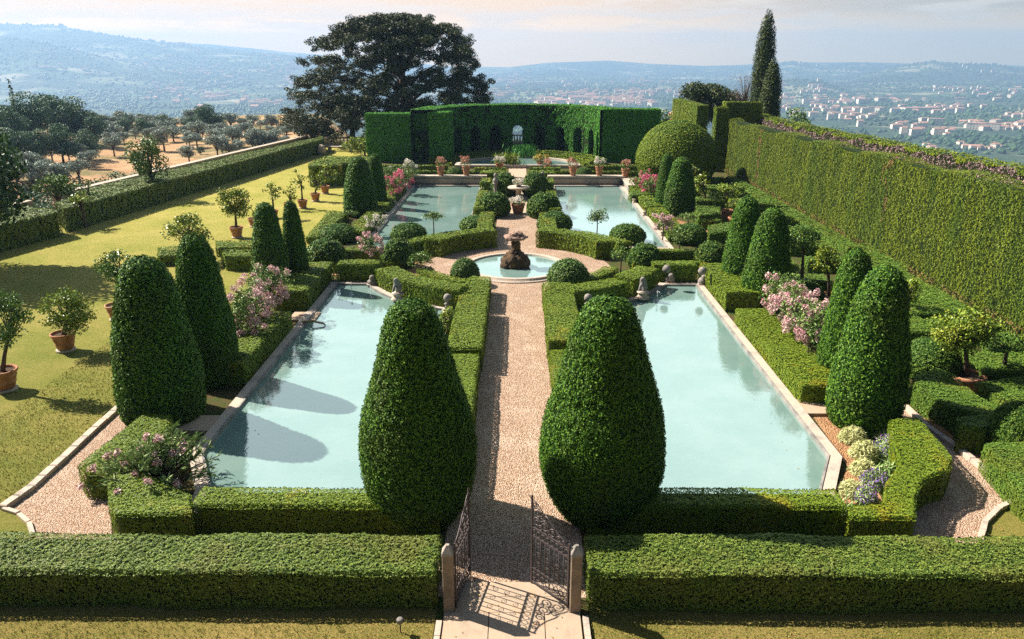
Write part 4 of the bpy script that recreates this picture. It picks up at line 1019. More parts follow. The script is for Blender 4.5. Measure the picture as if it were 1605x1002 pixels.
# domes and balls
def dome_prof(t): return np.sqrt(np.maximum(0, 1 - np.clip((t - .30) / .70, -1, 1) ** 2)) * np.where(t < .3, .86 + .14 * np.clip(t / .3, 0, 1), 1)
BALL = {}
def ball(px, pyb, pyt, hw, label, lm='boxd', cat='topiary', name='clipped_ball', big=False):
    x, y = G(px, pyb); Hh = HT(x, y + hw * .0, pyt); d = PX(x, y, .3)[2]; R = hw * 1.05 * d / FPX; Hh *= .97
    key = (lm, d < 30, big)
    if key not in BALL:
        s = leaf_size(d) * (.6 if big else .9); o = make_cone(R, Hh, s, M[lm], int(2 * pi * R / (s * 1.2)), int(Hh * 1.3 / s), int(px), dome_prof); o.name = name; BALL[key] = (o, R, Hh)
    else:
        so, sR, sH = BALL[key]; o = so.copy(); COL.objects.link(o); o.name = name; o.scale = (R / sR, R / sR, Hh / sH); o.rotation_euler = (0, 0, random.uniform(0, 6))
    o.location = (x, y, 0); tag(o, label, cat)
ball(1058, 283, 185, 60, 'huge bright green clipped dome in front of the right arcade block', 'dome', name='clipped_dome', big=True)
for a in [
    (641, 377, 349, 27, 'ball bush at the near corner of the far left pool'),
    (625, 419, 373, 26, 'ball bush just left of the fountain circle, above the near left pool'),
    (512, 418, 373, 31, 'ball bush on the left beside the middle yew pair'),
    (531, 377, 351, 29, 'ball bush behind another one at the edge of the left lawn'),
    (747, 362, 337, 26, 'ball bush on the left of the axis, right behind the curved hedge'),
    (774, 338, 300, 25, 'ball bush on the left of the axis, second from the fountain'),
    (790, 306, 270, 20, 'ball bush on the left of the axis, farthest one'),
    (839, 306, 269, 20, 'ball bush on the right of the axis, farthest one'),
    (852, 340, 301, 26, 'ball bush on the right of the axis, second from the fountain'),
    (869, 362, 331, 26, 'ball bush on the right of the axis, right behind the curved hedge'),
    (983, 380, 350, 27, 'ball bush at the near corner of the far right pool'),
    (1009, 421, 380, 25, 'ball bush right of the fountain circle, above the near right pool'),
    (1080, 380, 350, 26, 'ball bush on the right arm of the cross path'),
    (1113, 415, 378, 25, 'ball bush tucked against the middle right yew pair'),
    (714, 278, 262, 13, 'small ball bush between pots beyond the far left pool'),
    (915, 278, 262, 13, 'small ball bush between pots beyond the far right pool')]: ball(*a)
ball(890, 453, 405, 31, 'loose round bush with bronze tips right of the near path', 'shrub', 'shrub', 'round_shrub')
ball(729, 446, 404, 22, 'loose round pittosporum bush left of the near path', 'shrub', 'shrub', 'round_shrub')

# ---------------- right-hand beds
def RB(pts, h, lab, m='boxd', **k): H(GA(pts, h), h, M[m], lab, **k)
RB([(1432, 590), (1470, 578), (1500, 588), (1530, 618), (1578, 640), (1560, 655), (1500, 640), (1440, 612)], .7, 'notched box block in front of the ringed citrus at the right')
RB([(1500, 652), (1556, 645), (1562, 660), (1545, 672), (1505, 668)], .75, 'small squared box block in front of the notched one')
RB([(1543, 694), (1605, 690), (1660, 720), (1660, 800), (1600, 760)], .75, 'corner box block at the right edge above the ochre lawn')
RB([(1415, 500), (1490, 497), (1500, 510), (1470, 522), (1415, 518)], .6, 'low box strip behind the nearest right cone')
RB([(1425, 478), (1480, 476), (1492, 492), (1425, 492)], .6, 'second low box strip toward the tall hedge')
RB([(1500, 545), (1605, 552), (1625, 585), (1540, 580)], .6, 'broad low box bed behind the ringed citrus')
RB([(1530, 600), (1620, 585), (1640, 640), (1590, 640)], .6, 'box strip at the right edge beside the ringed citrus')
RB([(1490, 440), (1340, 385), (1360, 380), (1520, 432)], .5, 'thin box strip along the foot of the tall hedge')
RB([(1295, 400), (1340, 400), (1345, 410), (1290, 410)], .5, 'small box strip near the ringed trees')
RB([(1225, 480), (1300, 470), (1310, 500), (1240, 505)], .7, 'rounded box block behind the pink roses')
RB([(1110, 352), (1150, 348), (1152, 362), (1112, 366)], .9, 'squat box cube beyond the right ball bushes')
RB([(1090, 322), (1130, 322), (1128, 334), (1096, 338)], .8, 'box block under the far ringed citrus trees')
RB([(985, 300), (1025, 298), (1035, 304), (990, 306)], .6, 'low box strip by the far right pink rose')
ball(1455, 590, 530, 42, 'wide rounded box mound behind the nearest right cone', name='clipped_mound')
ball(1584, 712, 628, 40, 'large box ball cut by the right edge of the view')
ball(1262, 478, 440, 26, 'rounded box mound by the ringed citrus behind the roses', name='clipped_mound')
ball(1345, 640, 610, 24, 'small box ball at the foot of the nearest right cone')

# ================================================================== POTS AND CITRUS
def pot_mb(mb, R, Hh, mt=0, base=1):
    mb.lathe([(.02, 0), (R * .62, 0), (R * .66, Hh * .04), (R * .74, Hh * .30), (R * .79, Hh * .32), (R * .79, Hh * .37), (R * .77, Hh * .39), (R * .86, Hh * .62), (R * .90, Hh * .63), (R * .90, Hh * .68), (R * .88, Hh * .70), (R * .93, Hh * .84), (R, Hh * .86), (R * 1.04, Hh * .92), (R * 1.03, Hh), (R * .93, Hh), (R * .9, Hh * .88), (R * .86, Hh * .8)], seg=28, mat=mt)
def citrus(px, pyb, R, label, crown, top=None, lm='lemon', n=16, trunk=True, ring=False, dens=60, potH=None, lean=0, sparse=False, H_=None, group=None):
    x, y = G(px, pyb); e = empty('potted_lemon_tree' if not ring else 'ringed_lemon_tree', (x, y, 0), random.uniform(0, 1) * 0, label, 'citrus tree', group)
    d = PX(x, y, 1)[2]; ph = potH or R * 1.45
    if ring:
        mb = MB(); mb.lathe([(R, 0), (R, .30), (R * 1.05, .34), (R * 1.05, .42), (R * .98, .44), (R * .90, .42), (R * .88, .36)], seg=32); mb.build('terracotta_ring', M['terra'], e); zs = .37
        MB().lathe([(0.01, .38), (R * .9, .36)], seg=24).build('soil', M['soil'], e)
    else:
        MB().lathe([(.01, 0), (R * .80, 0), (R * .80, .07), (R * .74, .09), (.01, .09)], seg=20).build('stone_foot', M['stone'], e)
        mb = MB(); mb.n = 0; pot_mb(mb, R, ph); mb.V = [v + (0, 0, .09) for v in mb.V]; mb.build('pot', M['terra'], e); zs = .09 + ph * .86
        MB().lathe([(0.01, zs + .03), (R * .9, zs)], seg=20).build('soil', M['soil'], e)
    x0, x1, y0, y1 = crown                     # crown box in the photograph, turned into metres at the tree's own distance
    zt = HT(x, y, y0); zb = HT(x, y, y1); rx = (x1 - x0) / 2 * d / FPX; cx = ((x0 + x1) / 2 - PX(x, y, (zt + zb) / 2)[0]) * d / FPX
    zt += rx * .12; zb += rx * (.22 if ring else .05); rz = max(.25, (zt - zb) / 2); cz = (zt + zb) / 2
    mb = MB(); tr = MB(); s = max(.075, d * .0026); rt = .035 + .03 * rx
    tz = max(zs + .12, cz - rz * .55)
    tr.tube([(0, 0, zs - .05), (cx * .3, .02, (zs + tz) / 2), (cx * .7, 0, tz), (cx, 0, cz)], [rt * 1.3, rt, rt * .9, rt * .4], 7)
    for i in range(n):
        u = rng.normal(0, 1, 3); u /= np.linalg.norm(u); k = rng.uniform(.45, .82); q = rng.uniform(.24, .42)
        c = np.array([cx + u[0] * rx * k, u[1] * rx * .75 * k, cz + u[2] * rz * k])
        blob_leaves(mb, c, (rx * q, rx * q, min(rz, rx) * q * .85), (.55 if sparse else 1.0) * .75 / (s * s), s * 1.25, .5, .8, fill=.8)
        tr.tube([(cx * .8, 0, tz + .02), (c + np.array([cx, 0, tz])) / 2 + (0, 0, .03), c], [rt * .5, rt * .3, rt * .12], 5)
    mb.build('crown', M[lm], e); tr.build('trunk', M['bark'], e)
citrus(10, 612, .40, 'terracotta potted lemon tree cut by the left edge of the view', (-22, 50, 448, 560), n=26, lm='lemond')
citrus(104, 550, .38, 'bushy lemon in a tilted ribbed pot, second pot on the lawn', (56, 152, 456, 524), n=26)
citrus(185, 502, .36, 'lemon tree with straight dark trunk in a banded pot on a stone foot', (153, 222, 397, 446), n=18, lm='lemond')
citrus(228, 438, .32, 'small citrus half hidden behind the third lawn pot', (204, 250, 398, 428), n=10)
citrus(296, 408, .34, 'wide citrus with a wispy shoot, peeping above the left yew cones', (256, 332, 333, 388), n=20)
citrus(372, 373, .36, 'round-headed lemon tree in a full pot in the middle of the lawn', (340, 396, 292, 346), n=26)
citrus(398, 356, .30, 'slender citrus right behind the round-headed lemon tree', (388, 414, 312, 352), n=9, lm='lemon')
citrus(430, 342, .28, 'flat-topped open citrus above the middle left yew pair', (406, 446, 286, 314), n=14, sparse=True)
citrus(452, 330, .28, 'small citrus next to the flat-topped one', (442, 468, 290, 322), n=10)
citrus(475, 327, .33, 'sparse upright citrus in a wide flared pot near the block hedge', (456, 487, 262, 300), n=9, sparse=True)
citrus(495, 316, .33, 'leafy citrus in a reddish pot near the block hedge', (480, 512, 264, 300), n=14)
citrus(510, 304, .33, 'citrus in the farthest lawn pot against the block hedge', (494, 530, 258, 290), n=12)
citrus(1512, 607, .50, 'yellow-green lemon tree planted in a round terracotta ring at the right', (1458, 1562, 490, 566), ring=True, n=40)
citrus(1255, 458, .38, 'dark leafy citrus in a ring under the tall hedge', (1226, 1291, 347, 402), ring=True, n=24, lm='lemond')
citrus(1298, 478, .36, 'yellowing citrus in a ring between the two middle right yews', (1266, 1324, 383, 436), ring=True, n=24)
citrus(1421, 505, .38, 'citrus peeping out behind the nearest right cone', (1398, 1446, 428, 492), ring=True, n=20)
citrus(1106, 324, .38, 'citrus in a ring behind the farthest right yew pair', (1084, 1122, 268, 312), ring=True, n=18)
citrus(1140, 340, .38, 'broad yellowish citrus near the hedge buttress', (1112, 1166, 287, 328), ring=True, n=20)
citrus(1150, 352, .34, 'low golden citrus in front of the hedge buttress', (1134, 1164, 306, 338), ring=True, n=10)
citrus(1087, 300, .3, 'little citrus in the shade behind the farthest right yews', (1078, 1096, 258, 278), ring=True, n=8)
citrus(1570, 600, .4, 'dark spreading citrus at the right edge by the tall hedge', (1535, 1620, 526, 566), ring=True, n=18, lm='lemond')

# flower pots
FP = {}
def flowerpot(x, y, z, R, ph, fr, fh, fl, label, stone=False):
    e = empty('flower_pot', (x, y, z), 0, label, 'flower pot')
    mb = MB()
    if stone: mb.lathe([(R * .5, 0), (R * .5, .05), (R * .22, .12), (R * .2, ph * .45), (R * .5, ph * .55), (R, ph * .9), (R * 1.08, ph), (R * .95, ph)], seg=20)
    else: pot_mb(mb, R, ph)
    mb.build('urn' if stone else 'pot', M['stone'] if stone else M['terra'], e)
    mb = MB(); blob_leaves(mb, (0, 0, ph + fh * .35), (fr, fr, fh * .5), 120, .085); mb.build('foliage', M['shrub'], e)
    mb = MB()
    for i in range(10):
        a = rng.uniform(0, 6.3); r = fr * rng.uniform(.2, .95); blob_leaves(mb, (cos(a) * r, sin(a) * r, ph + fh * rng.uniform(.35, .9)), fr * .30, 230, .07, .8)
    mb.build('flowers', M[fl], e)
zc = .76
for px, fl, lab in ((655, 'white', 'pot of white flowers at the outer corner of the far left wall'), (691, 'red', 'terracotta pot of red flowers on the far left wall'), (731, 'red', 'terracotta pot of salmon flowers on the far left wall nearest the axis'),
                    (898, 'red', 'terracotta pot of trailing salmon flowers on the far right wall nearest the axis'), (939, 'white', 'terracotta pot of cream flowers in the middle of the far right wall'), (977, 'red', 'large pot of pink and white flowers at the outer corner of the far right wall')):
    x = (px - PX(0, 58.4, .8)[0]) / (PX(1, 58.4, .8)[0] - PX(0, 58.4, .8)[0]); y = 58.4
    if px in (655, 977): x = math.copysign(8.15, x); y = 58.3
    flowerpot(x, y, .76 if px not in (655, 977) else .6, .31, .68, .46, .7, fl, lab)
for px in (655, 977):
    pass
flowerpot(*G(812, 335), 0, .44, .62, .55, .35, 'white', 'terracotta pot of white geraniums standing on the upper path')
flowerpot(*G(783, 277), .75, .35, .35, .5, .5, 'white', 'low bowl of white flowers on the left hedge block near the pond')
flowerpot(*G(848, 262), 0, .4, .5, .75, .6, 'orangeleaf', 'pot of orange flowering plant near the right of the pond')
flowerpot(*G(858, 268), 0, .3, .45, .5, .5, 'red', 'small pot of reddish flowers beside the orange plant')
e = empty('stone_table', (*G(813, 312), 0), 0, 'round pale stone table on the upper path', 'table')
MB().lathe([(.01, .72), (.72, .72), (.76, .75), (.76, .82), (.72, .85), (.01, .85)], seg=32).build('table_top', M['stone'], e)
MB().lathe([(.36, 0), (.36, .08), (.2, .14), (.16, .4), (.24, .66), (.34, .72)], seg=20).build('pedestal', M['stone'], e)
x, y = G(813, 312); flowerpot(x, y, .85, .34, .18, .42, .35, 'white', 'shallow bowl of white flowers on the round stone table', stone=True)
# reeds in the pond
x, y = G(820, 250); e = empty('reed_clump', (x, y, .15), 0, 'bright green clump of reeds at the back of the half-moon pond', 'reeds')
mb = MB(); n = 900; P = np.stack([rng.normal(0, .55, n), rng.normal(0, .3, n), rng.uniform(.1, 1.1, n)], 1); leaf_quads(mb, P, np.tile([0, -1, .2], (n, 1)), .45, .12, .5, up=6); mb.build('reeds', M['reed'], e)
x, y = G(795, 262); e = empty('yellow_grass_clump', (x, y, .0), 0, 'yellow-green spiky grass left of the pond', 'plant')
mb = MB(); n = 700; P = np.stack([rng.normal(0, .55, n), rng.normal(0, .3, n), rng.uniform(.1, 1.1, n)], 1); leaf_quads(mb, P, np.tile([0, -1, .3], (n, 1)), .5, .16, .6, up=3); mb.build('blades', M['lemon'], e)

# ================================================================== ROSES, STANDARDS, OLEANDER, BEDS
def rosebush(pts, H0, label, fl='pink', r=.42, legs=True, nfl=26, low=.35):
    x0, y0 = pts[0]; e = empty('rose_bush', (x0, y0, 0), 0, label, 'rose bush'); mb = MB(); mf = MB(); tr = MB()
    for (x, y) in pts:
        dx, dy = x - x0, y - y0
        for q in range(7):
            c = (dx + rng.normal(0, .28), dy + rng.normal(0, .28), H0 * rng.uniform(low + .15, .95)); blob_leaves(mb, c, (r, r, r * .8), 130, .085, fill=.6)
        for q in range(nfl):
            a = rng.uniform(0, 6.3); rr = rng.uniform(.3, .75); c = (dx + cos(a) * rr, dy + sin(a) * rr, H0 * rng.uniform(low, 1.03)); blob_leaves(mf, c, (.12, .12, .14), 420, .06, .8, .8)
        if legs:
            for q in range(3): a = rng.uniform(0, 6.3); tr.tube([(dx + cos(a) * .15, dy + sin(a) * .15, 0), (dx + cos(a) * .3, dy + sin(a) * .3, H0 * .5)], [.035, .02], 5)
    mb.build('foliage', M['shrub'], e); mf.build('blossom', M[fl], e)
    if legs: tr.build('stems', M['bark'], e)
rosebush([G(1218, 520), G(1236, 540), G(1256, 562), G(1276, 585)], 2.0, 'long bank of pale pink roses on bare stems between the right yew pairs', low=.45, nfl=34)
rosebush([G(392, 548), G(408, 522), G(428, 500)], 2.0, 'bank of pale pink roses between the left yew pairs', low=.35, nfl=34)
rosebush([G(620, 318), G(634, 306)], 1.7, 'deep pink rose bush at the outer side of the far left pool', 'hotpink')
rosebush([G(1010, 306), G(1020, 314)], 1.6, 'bright pink rose bush at the outer side of the far right pool', 'hotpink')
rosebush([G(606, 300), G(640, 292)], 1.6, 'pale white-flowered shrub behind the far left pink rose', 'white', nfl=10)
def standard(px, pyb, crown, label, fl=None, weep=False, lm='lemond', n=12):
    x, y = G(px, pyb); e = empty('standard_tree', (x, y, 0), 0, label, 'standard tree'); d = PX(x, y, 1)[2]
    x0, x1, y0, y1 = crown; zt = HT(x, y, y0); zb = max(.4, HT(x, y, y1)); rx = (x1 - x0) / 2 * d / FPX; rz = (zt - zb) / 2; cz = (zt + zb) / 2
    mb = MB(); tr = MB(); tr.tube([(0, 0, 0), (.02, 0, cz * .5), (0, 0, cz)], [.04, .032, .025], 6)
    for i in range(n):
        a = i * 2.4; k = sqrt(i / n) * .75; z = cz + rz * (.35 - (k ** 2 * 1.2 if weep else rng.uniform(-.3, .7)))
        c = (cos(a) * rx * k, sin(a) * rx * k, z); blob_leaves(mb, c, (rx * .36, rx * .36, rz * .42), 110, .09, .5, .9, fill=.8)
        tr.tube([(0, 0, cz - rz * .4), (c[0] * .5, c[1] * .5, z), c], [.02, .012, .006], 4)
    mb.build('crown', M[lm], e); tr.build('trunk', M['bark'], e)
    if fl:
        mf = MB()
        for i in range(34): a = rng.uniform(0, 6.3); k = rng.uniform(.2, 1.05); blob_leaves(mf, (cos(a) * rx * k, sin(a) * rx * k, cz + rz * (rng.uniform(-.9, 1.0))), .10, 420, .06, .8)
        mf.build('blossom', M[fl], e)
standard(680, 376, (661, 701, 329, 348), 'weeping standard tree before the far left pool', weep=True, lm='shrub')
standard(935, 374, (915, 952, 325, 356), 'round-headed standard tree before the far right pool', lm='shrub', n=14)
standard(583, 430, (560, 603, 367, 397), 'pink flowering standard rose on a thin stem left of the cross path', 'pink')
standard(590, 372, (574, 608, 339, 358), 'standard tree with white-green head beside the far left pool corner', 'white', lm='shrub', n=10)
standard(550, 356, (540, 570, 329, 345), 'small mop-headed standard left of the far left pool', lm='shrub', n=10)
standard(972, 432, (955, 995, 385, 412), 'dark mop-headed standard tree right of the fountain circle', n=14)
standard(660, 436, (638, 682, 388, 430), 'blue-green drooping standard left of the fountain circle', weep=True, n=14)
standard(1063, 408, (1040, 1086, 356, 384), 'pale green standard tree on the right arm of the cross path', lm='shrub')
standard(1038, 380, (1024, 1056, 337, 360), 'standard rose with pink blooms at the edge of the far right pool', 'pink', lm='shrub', n=9)
standard(1077, 366, (1056, 1092, 331, 348), 'flat-headed standard at the foot of the farthest right yews', lm='shrub', weep=True)
# oleander
def oleander():
    x, y = G(246, 772); e = empty('oleander_shrub', (x, y, 0), 0, 'oleander with long leaves and pink flowers at the near left pool corner', 'shrub'); mb = MB(); mf = MB(); tr = MB()
    for i in range(120):
        a = rng.uniform(0, 2 * pi); el = rng.uniform(.15, 1.45); L_ = rng.uniform(.75, 1.35) * (1.15 if cos(a) > 0 else 1); L_ *= .82 + .18 * cos(el)
        d = np.array([cos(a) * cos(el) * 1.12, sin(a) * cos(el), sin(el) * 1.05]); tip = d * L_ + (0, 0, .12)
        tr.tube([(0, 0, 0), tip * .55 + (0, 0, .1), tip], [.02, .014, .006], 4)
        for q in range(34):
            t = rng.uniform(.0, .40); p = tip - d * t * L_ ; dirv = unit((d + rng.normal(0, .75, 3))[None])[0]; b = unit(np.cross(dirv, rng.normal(0, 1, 3))[None])[0]
            l = rng.uniform(.13, .22); w = .016
            mb.add([p, p + dirv * l * .5 + b * w, p + dirv * l, p + dirv * l * .5 - b * w], [(0, 1, 2, 3)])
        if i % 5 == 0: blob_leaves(mf, tip + d * .05, (.10, .10, .09), 500, .055, .8, .9, fill=.9)
    mb.build('foliage', M['oleander'], e); mf.build('blossom', M['pink'], e); tr.build('stems', M['bark'], e)
oleander()
# flower bed at the near right pool corner
def tuft(px, py, R, Hh, m, label, n=420, name='bedding_plant', ln=.16, asp=.16, fl=None, up=2.5):
    x, y = G(px, py); e = empty(name, (x, y, 0), 0, label, 'bedding plant'); mb = MB()
    a = rng.uniform(0, 6.3, n); r = R * np.sqrt(rng.random(n)); z = Hh * np.sqrt(np.maximum(0, 1 - (r / R) ** 2)) * rng.uniform(.25, 1, n)
    P = np.stack([r * np.cos(a), r * np.sin(a), z], 1); leaf_quads(mb, P, unit(P + (0, 0, .1)), ln, asp, .9, up=up); mb.build('foliage', M[m], e)
    if fl:
        mf = MB(); k = n // 2; leaf_quads(mf, P[:k] * 1.04 + (0, 0, .05), unit(P[:k] + .01), .05, .6, .9, up=1); mf.build('flowers', M[fl], e)
tuft(1335, 692, .34, .42, 'pale', 'pale yellow feathery clump nearest the small box ball', 1000, ln=.16, up=1.2)
tuft(1353, 716, .34, .42, 'pale', 'pale yellow feathery clump in the middle of the right flower bed', 1000, ln=.16, up=1.2)
tuft(1352, 742, .30, .36, 'pale', 'pale yellow feathery clump close to the pool corner', 900, ln=.16, up=1.2)
tuft(1335, 775, .30, .36, 'pale', 'pale clump at the near end of the right flower bed', 900, ln=.12)
tuft(1388, 712, .34, .46, 'iris', 'purple lavender cushion in the right flower bed', 900, fl='lav', ln=.12)
tuft(1370, 762, .32, .38, 'oleander', 'greyish lavender clump at the curved coping', 700, fl='lav', ln=.12)
tuft(1355, 785, .26, .34, 'iris', 'violet flowers at the near hedge of the right flower bed', 600, fl='lav', ln=.12)
tuft(1405, 702, .22, .55, 'iris', 'pale sword-leaved iris beside the lavender', 120, ln=.42, asp=.11, up=7)
tuft(1385, 752, .26, .5, 'iris', 'sword-leaved iris near the curved hedge', 160, ln=.38, asp=.11, up=7)
tuft(1382, 688, .26, .3, 'oleander', 'grey-green iris fan under the nearest right cone', 200, ln=.3, asp=.12, up=5, fl='red')
for px in (1075, 1100, 1125, 1160, 1195, 1215, 1310, 1322): 
    tuft(px, 812, .16, .55, 'iris' if px > 1300 else 'oleander', 'tuft of sword leaves sticking up behind the near right hedge', 16, 'sword_leaves', .5, .08, up=9)
# the shrub leaning on the left path hedge
tuft(704, 520, .42, .95, 'lemon', 'pale yellow-green bush against the left path hedge', 1600, ln=.09, asp=.6, up=0)
tuft(728, 590, .30, .7, 'lemon', 'yellow-green bush between the hedge block and the front left cone', 700, ln=.09, asp=.6, up=0)

# ================================================================== STONE ORNAMENTS
def finial(px, pyb, label, s=.85, z0=.11):
    x, y = G(px, pyb, z0); e = empty('ball_finial', (x, y, z0), 0, label, 'stone ball')
    MB().lathe([(.28 * s, 0), (.30 * s, .05), (.24 * s, .10), (.22 * s, .13), (.12 * s, .17), (.10 * s, .34 * s), (.17 * s, .38 * s), (.08 * s, .44 * s), (.07 * s, .50 * s)], seg=24).build('pedestal', M['oldstone'], e)
    mb = MB(); rocky(mb, (0, 0, .66 * s), (.18 * s,) * 3, 28, .03, 0, 2); mb.build('ball', M['oldstone'], e)
finial(702, 489, 'stone ball on a moulded foot at the inner corner of the near left pool')
finial(921, 489, 'stone ball peeping over the front right cone by the near right pool')
def seat_block(px, py, label):
    x, y = G(px, py, .1); e = empty('stone_ornament', (x, y, .1), 0, label, 'stone ornament')
    mb = MB(); rocky(mb, (0, 0, .14), (.19, .16, .15), 24, .08, 0, int(px)); rocky(mb, (.03, -.05, .32), (.11, .11, .13), 20, .05, 0, int(px) + 1); mb.build('carving', M['oldstone'], e)
    MB().box(-.2, .2, -.17, .17, 0, .06).build('plinth', M['stone'], e)
seat_block(1101, 446, 'small worn stone carving at the outer far corner of the near right pool')
seat_block(1050, 443, 'small worn stone carving at the inner far corner of the near right pool')
seat_block(583, 447, 'small worn stone carving at the far end of the near left pool')
for px, pz in ((1101, 424), (1045, 421)):
    x, y = G(px, pz, .95); mb = MB(); rocky(mb, (0, 0, 0), (.17, .17, .17), 26, .04, 0, 3); o = mb.build('stone_ball', M['oldstone'], loc=(x, y, .93))
    tag(o, 'pinkish stone ball on the hedge corner, %s end of the near right pool' % ('outer' if px > 1090 else 'inner'), 'stone ball')
def lion2(px, py, label, m='greystone'):
    x, y = G(px, py, .12); e = empty('stone_lion', (x, y, .12), 0, label, 'statue')
    MB().lathe([(.26, 0), (.28, .05), (.20, .10), (.17, .20), (.24, .25), (.24, .30), (.01, .30)], seg=20).build('pedestal', M['stone'], e)
    bm = bmesh.new()
    J = [((.10, 0, .40), .13), ((.04, 0, .56), .12), ((-.04, 0, .72), .125), ((-.08, 0, .86), .11), ((-.18, 0, .86), .065), ((-.14, -.08, .50), .045), ((-.18, -.09, .34), .05), ((-.14, .08, .50), .045), ((-.18, .09, .34), .05), ((.02, -.14, .38), .07), ((.02, .14, .38), .07), ((.22, .05, .40), .03), ((.26, .02, .60), .03)]
    E = [(0, 1), (1, 2), (2, 3), (3, 4), (2, 5), (5, 6), (2, 7), (7, 8), (0, 9), (0, 10), (0, 11), (11, 12)]
    sk = bm.verts.layers.skin.verify()
    vs = [bm.verts.new(j[0]) for j in J]
    for a, b in E: bm.edges.new((vs[a], vs[b]))
    for v, j in zip(vs, J): v[sk].radius = (j[1], j[1])
    vs[0][sk].use_root = True
    me = bpy.data.meshes.new('body'); bm.to_mesh(me); bm.free(); me.materials.append(M[m])
    o = bpy.data.objects.new('body', me); COL.objects.link(o); o.parent = e; o.rotation_euler = (0, 0, radians(60))
    o.modifiers.new('skin', 'SKIN'); s = o.modifiers.new('sub', 'SUBSURF'); s.levels = 2; s.render_levels = 2
lion2(624, 470, 'seated stone lion on a foot at the rim of the near left pool')
lion2(1007, 468, 'seated stone lion on a foot at the rim of the near right pool')
def bust(px, py, label):
    x, y = G(px, py); e = empty('stone_statue', (x, y, 0), 0, label, 'statue')
    MB().lathe([(.22, 0), (.22, .12), (.15, .18), (.13, .85), (.20, .92), (.20, .98), (.01, .98)], seg=16).build('pedestal', M['oldstone'], e)
    mb = MB(); mb.lathe([(.17, .98), (.20, 1.12), (.18, 1.25), (.07, 1.33), (.07, 1.38), (.12, 1.44), (.13, 1.53), (.09, 1.62), (.01, 1.65)], seg=18); mb.build('bust', M['greystone'], e)
bust(777, 309, 'small stone bust on a pedestal in front of the far left ball bush')
bust(850, 306, 'small stone bust on a pedestal in front of the far right ball bush')
# small stone stumps along the outer pool rims
for i, (px, py) in enumerate(((619, 322), (606, 340), (598, 352), (590, 362))):
    x, y = G(px, py, .1); o = MB().lathe([(.13, 0), (.15, .04), (.10, .10), (.12, .22), (.15, .26), (.01, .27)], seg=14).build('stone_pot', M['stone'], loc=(x, y, .1)); tag(o, 'small pale stone pot on the outer rim of the far left pool', 'stone pot', 'stone pots along the far left pool')
for i, (px, py) in enumerate(((992, 275 + 10), (994, 318), (1010, 338), (1031, 360), (1038, 370))):
    x, y = G(px, py, .1); o = MB().lathe([(.13, 0), (.15, .04), (.10, .10), (.12, .22), (.15, .26), (.01, .27)], seg=14).build('stone_pot', M['stone'], loc=(x, y, .1)); tag(o, 'small pale stone pot on the outer rim of the far right pool', 'stone pot', 'stone pots along the far right pool')
for px, py, s, lab in ((480, 499, -1, 'flat stone landing slab breaking the left pool hedge'), (1183, 500, 1, 'flat stone landing slab breaking the right pool hedge'), (318, 668, -1, 'flat pinkish landing slab at the foot of the nearest left cone'), (1268, 642, 1, 'flat stone landing slab at the near end of the right pool hedge')):
    x, y = G(px, py); o = MB().box(-.55, .45, -.45, .45, 0, .10).build('landing_slab', M['slab'], loc=(x, y, 0)); tag(o, lab, 'slab')
# leaf-shaped wooden spout over the left pool
x, y = G(492, 506, .15); mb = MB(); mb.tube([(-.45, .05, .08), (0, 0, .12), (.35, -.02, .05), (.42, -.02, -.02)], [.04, .045, .035, .02], 8)
tag(mb.build('water_spout', plain('yellowed_wood', (.34, .24, .10), .7), loc=(x, y, .08)), 'ochre curved spout reaching over the near left pool', 'spout')
# fountain jets
for px, py, lab in ((551, 462, 'small water jet in the near left pool'), (1030, 472, 'small water jet in the near right pool')):
    x, y = G(px, py, .05); mb = MB(); mb.lathe([(.10, 0), (.04, .04), (.015, .1), (.012, .34), (.03, .40), (.01, .44)], seg=10)
    n = 60; a = rng.uniform(0, 6.3, n); t = rng.random(n); P = np.stack([np.cos(a) * .28 * t, np.sin(a) * .28 * t, .42 * (1 - t * t)], 1); leaf_quads(mb, P, rng.normal(0, 1, (n, 3)), .03, .9, 1)
    tag(mb.build('water_jet', M['spray'], loc=(x, y, .05)), lab, 'water jet')

# ================================================================== GATE
def post(x, label, rz=0):
    e = empty('gate_post', (x, 11.14, 0), rz, label, 'gate post')
    mb = MB(); w = .095; b = .012
    def ring(w, z): return [(-w + b, -w, z), (w - b, -w, z), (w, -w + b, z), (w, w - b, z), (w - b, w, z), (-w + b, w, z), (-w, w - b, z), (-w, -w + b, z)]
    v = ring(w, 0) + ring(w, 1.2); mb.add(v, [(i, (i + 1) % 8, 8 + (i + 1) % 8, 8 + i) for i in range(8)]); mb.build('shaft', M['poststone'], e)
    mb = MB(); v = ring(w + .006, 1.2) + ring(w + .006, 1.25) + ring(w * .45, 1.36) + ring(.03, 1.385)
    mb.add(v, [(k * 8 + i, k * 8 + (i + 1) % 8, k * 8 + 8 + (i + 1) % 8, k * 8 + 8 + i) for k in range(3) for i in range(8)] + [tuple(range(24, 32))]); mb.build('cap', M['oldstone'], e)
post(-1.12, 'square stone gate post with pointed cap on the left of the gateway')
post(1.10, 'square stone gate post with pointed cap on the right of the gateway')
def spiral(mb, cx, cz, r0, turns, a0, sgn=1, rad=.008, n=26):
    pts = []
    for i in range(n + 1):
        t = i / n; a = a0 + sgn * turns * 2 * pi * t; r = r0 * (1 - t) ** .8 + .008; pts.append((cx + r * cos(a), 0, cz + r * sin(a)))
    mb.tube(pts, [rad * (1 - .3 * i / n) for i in range(n + 1)], 5)
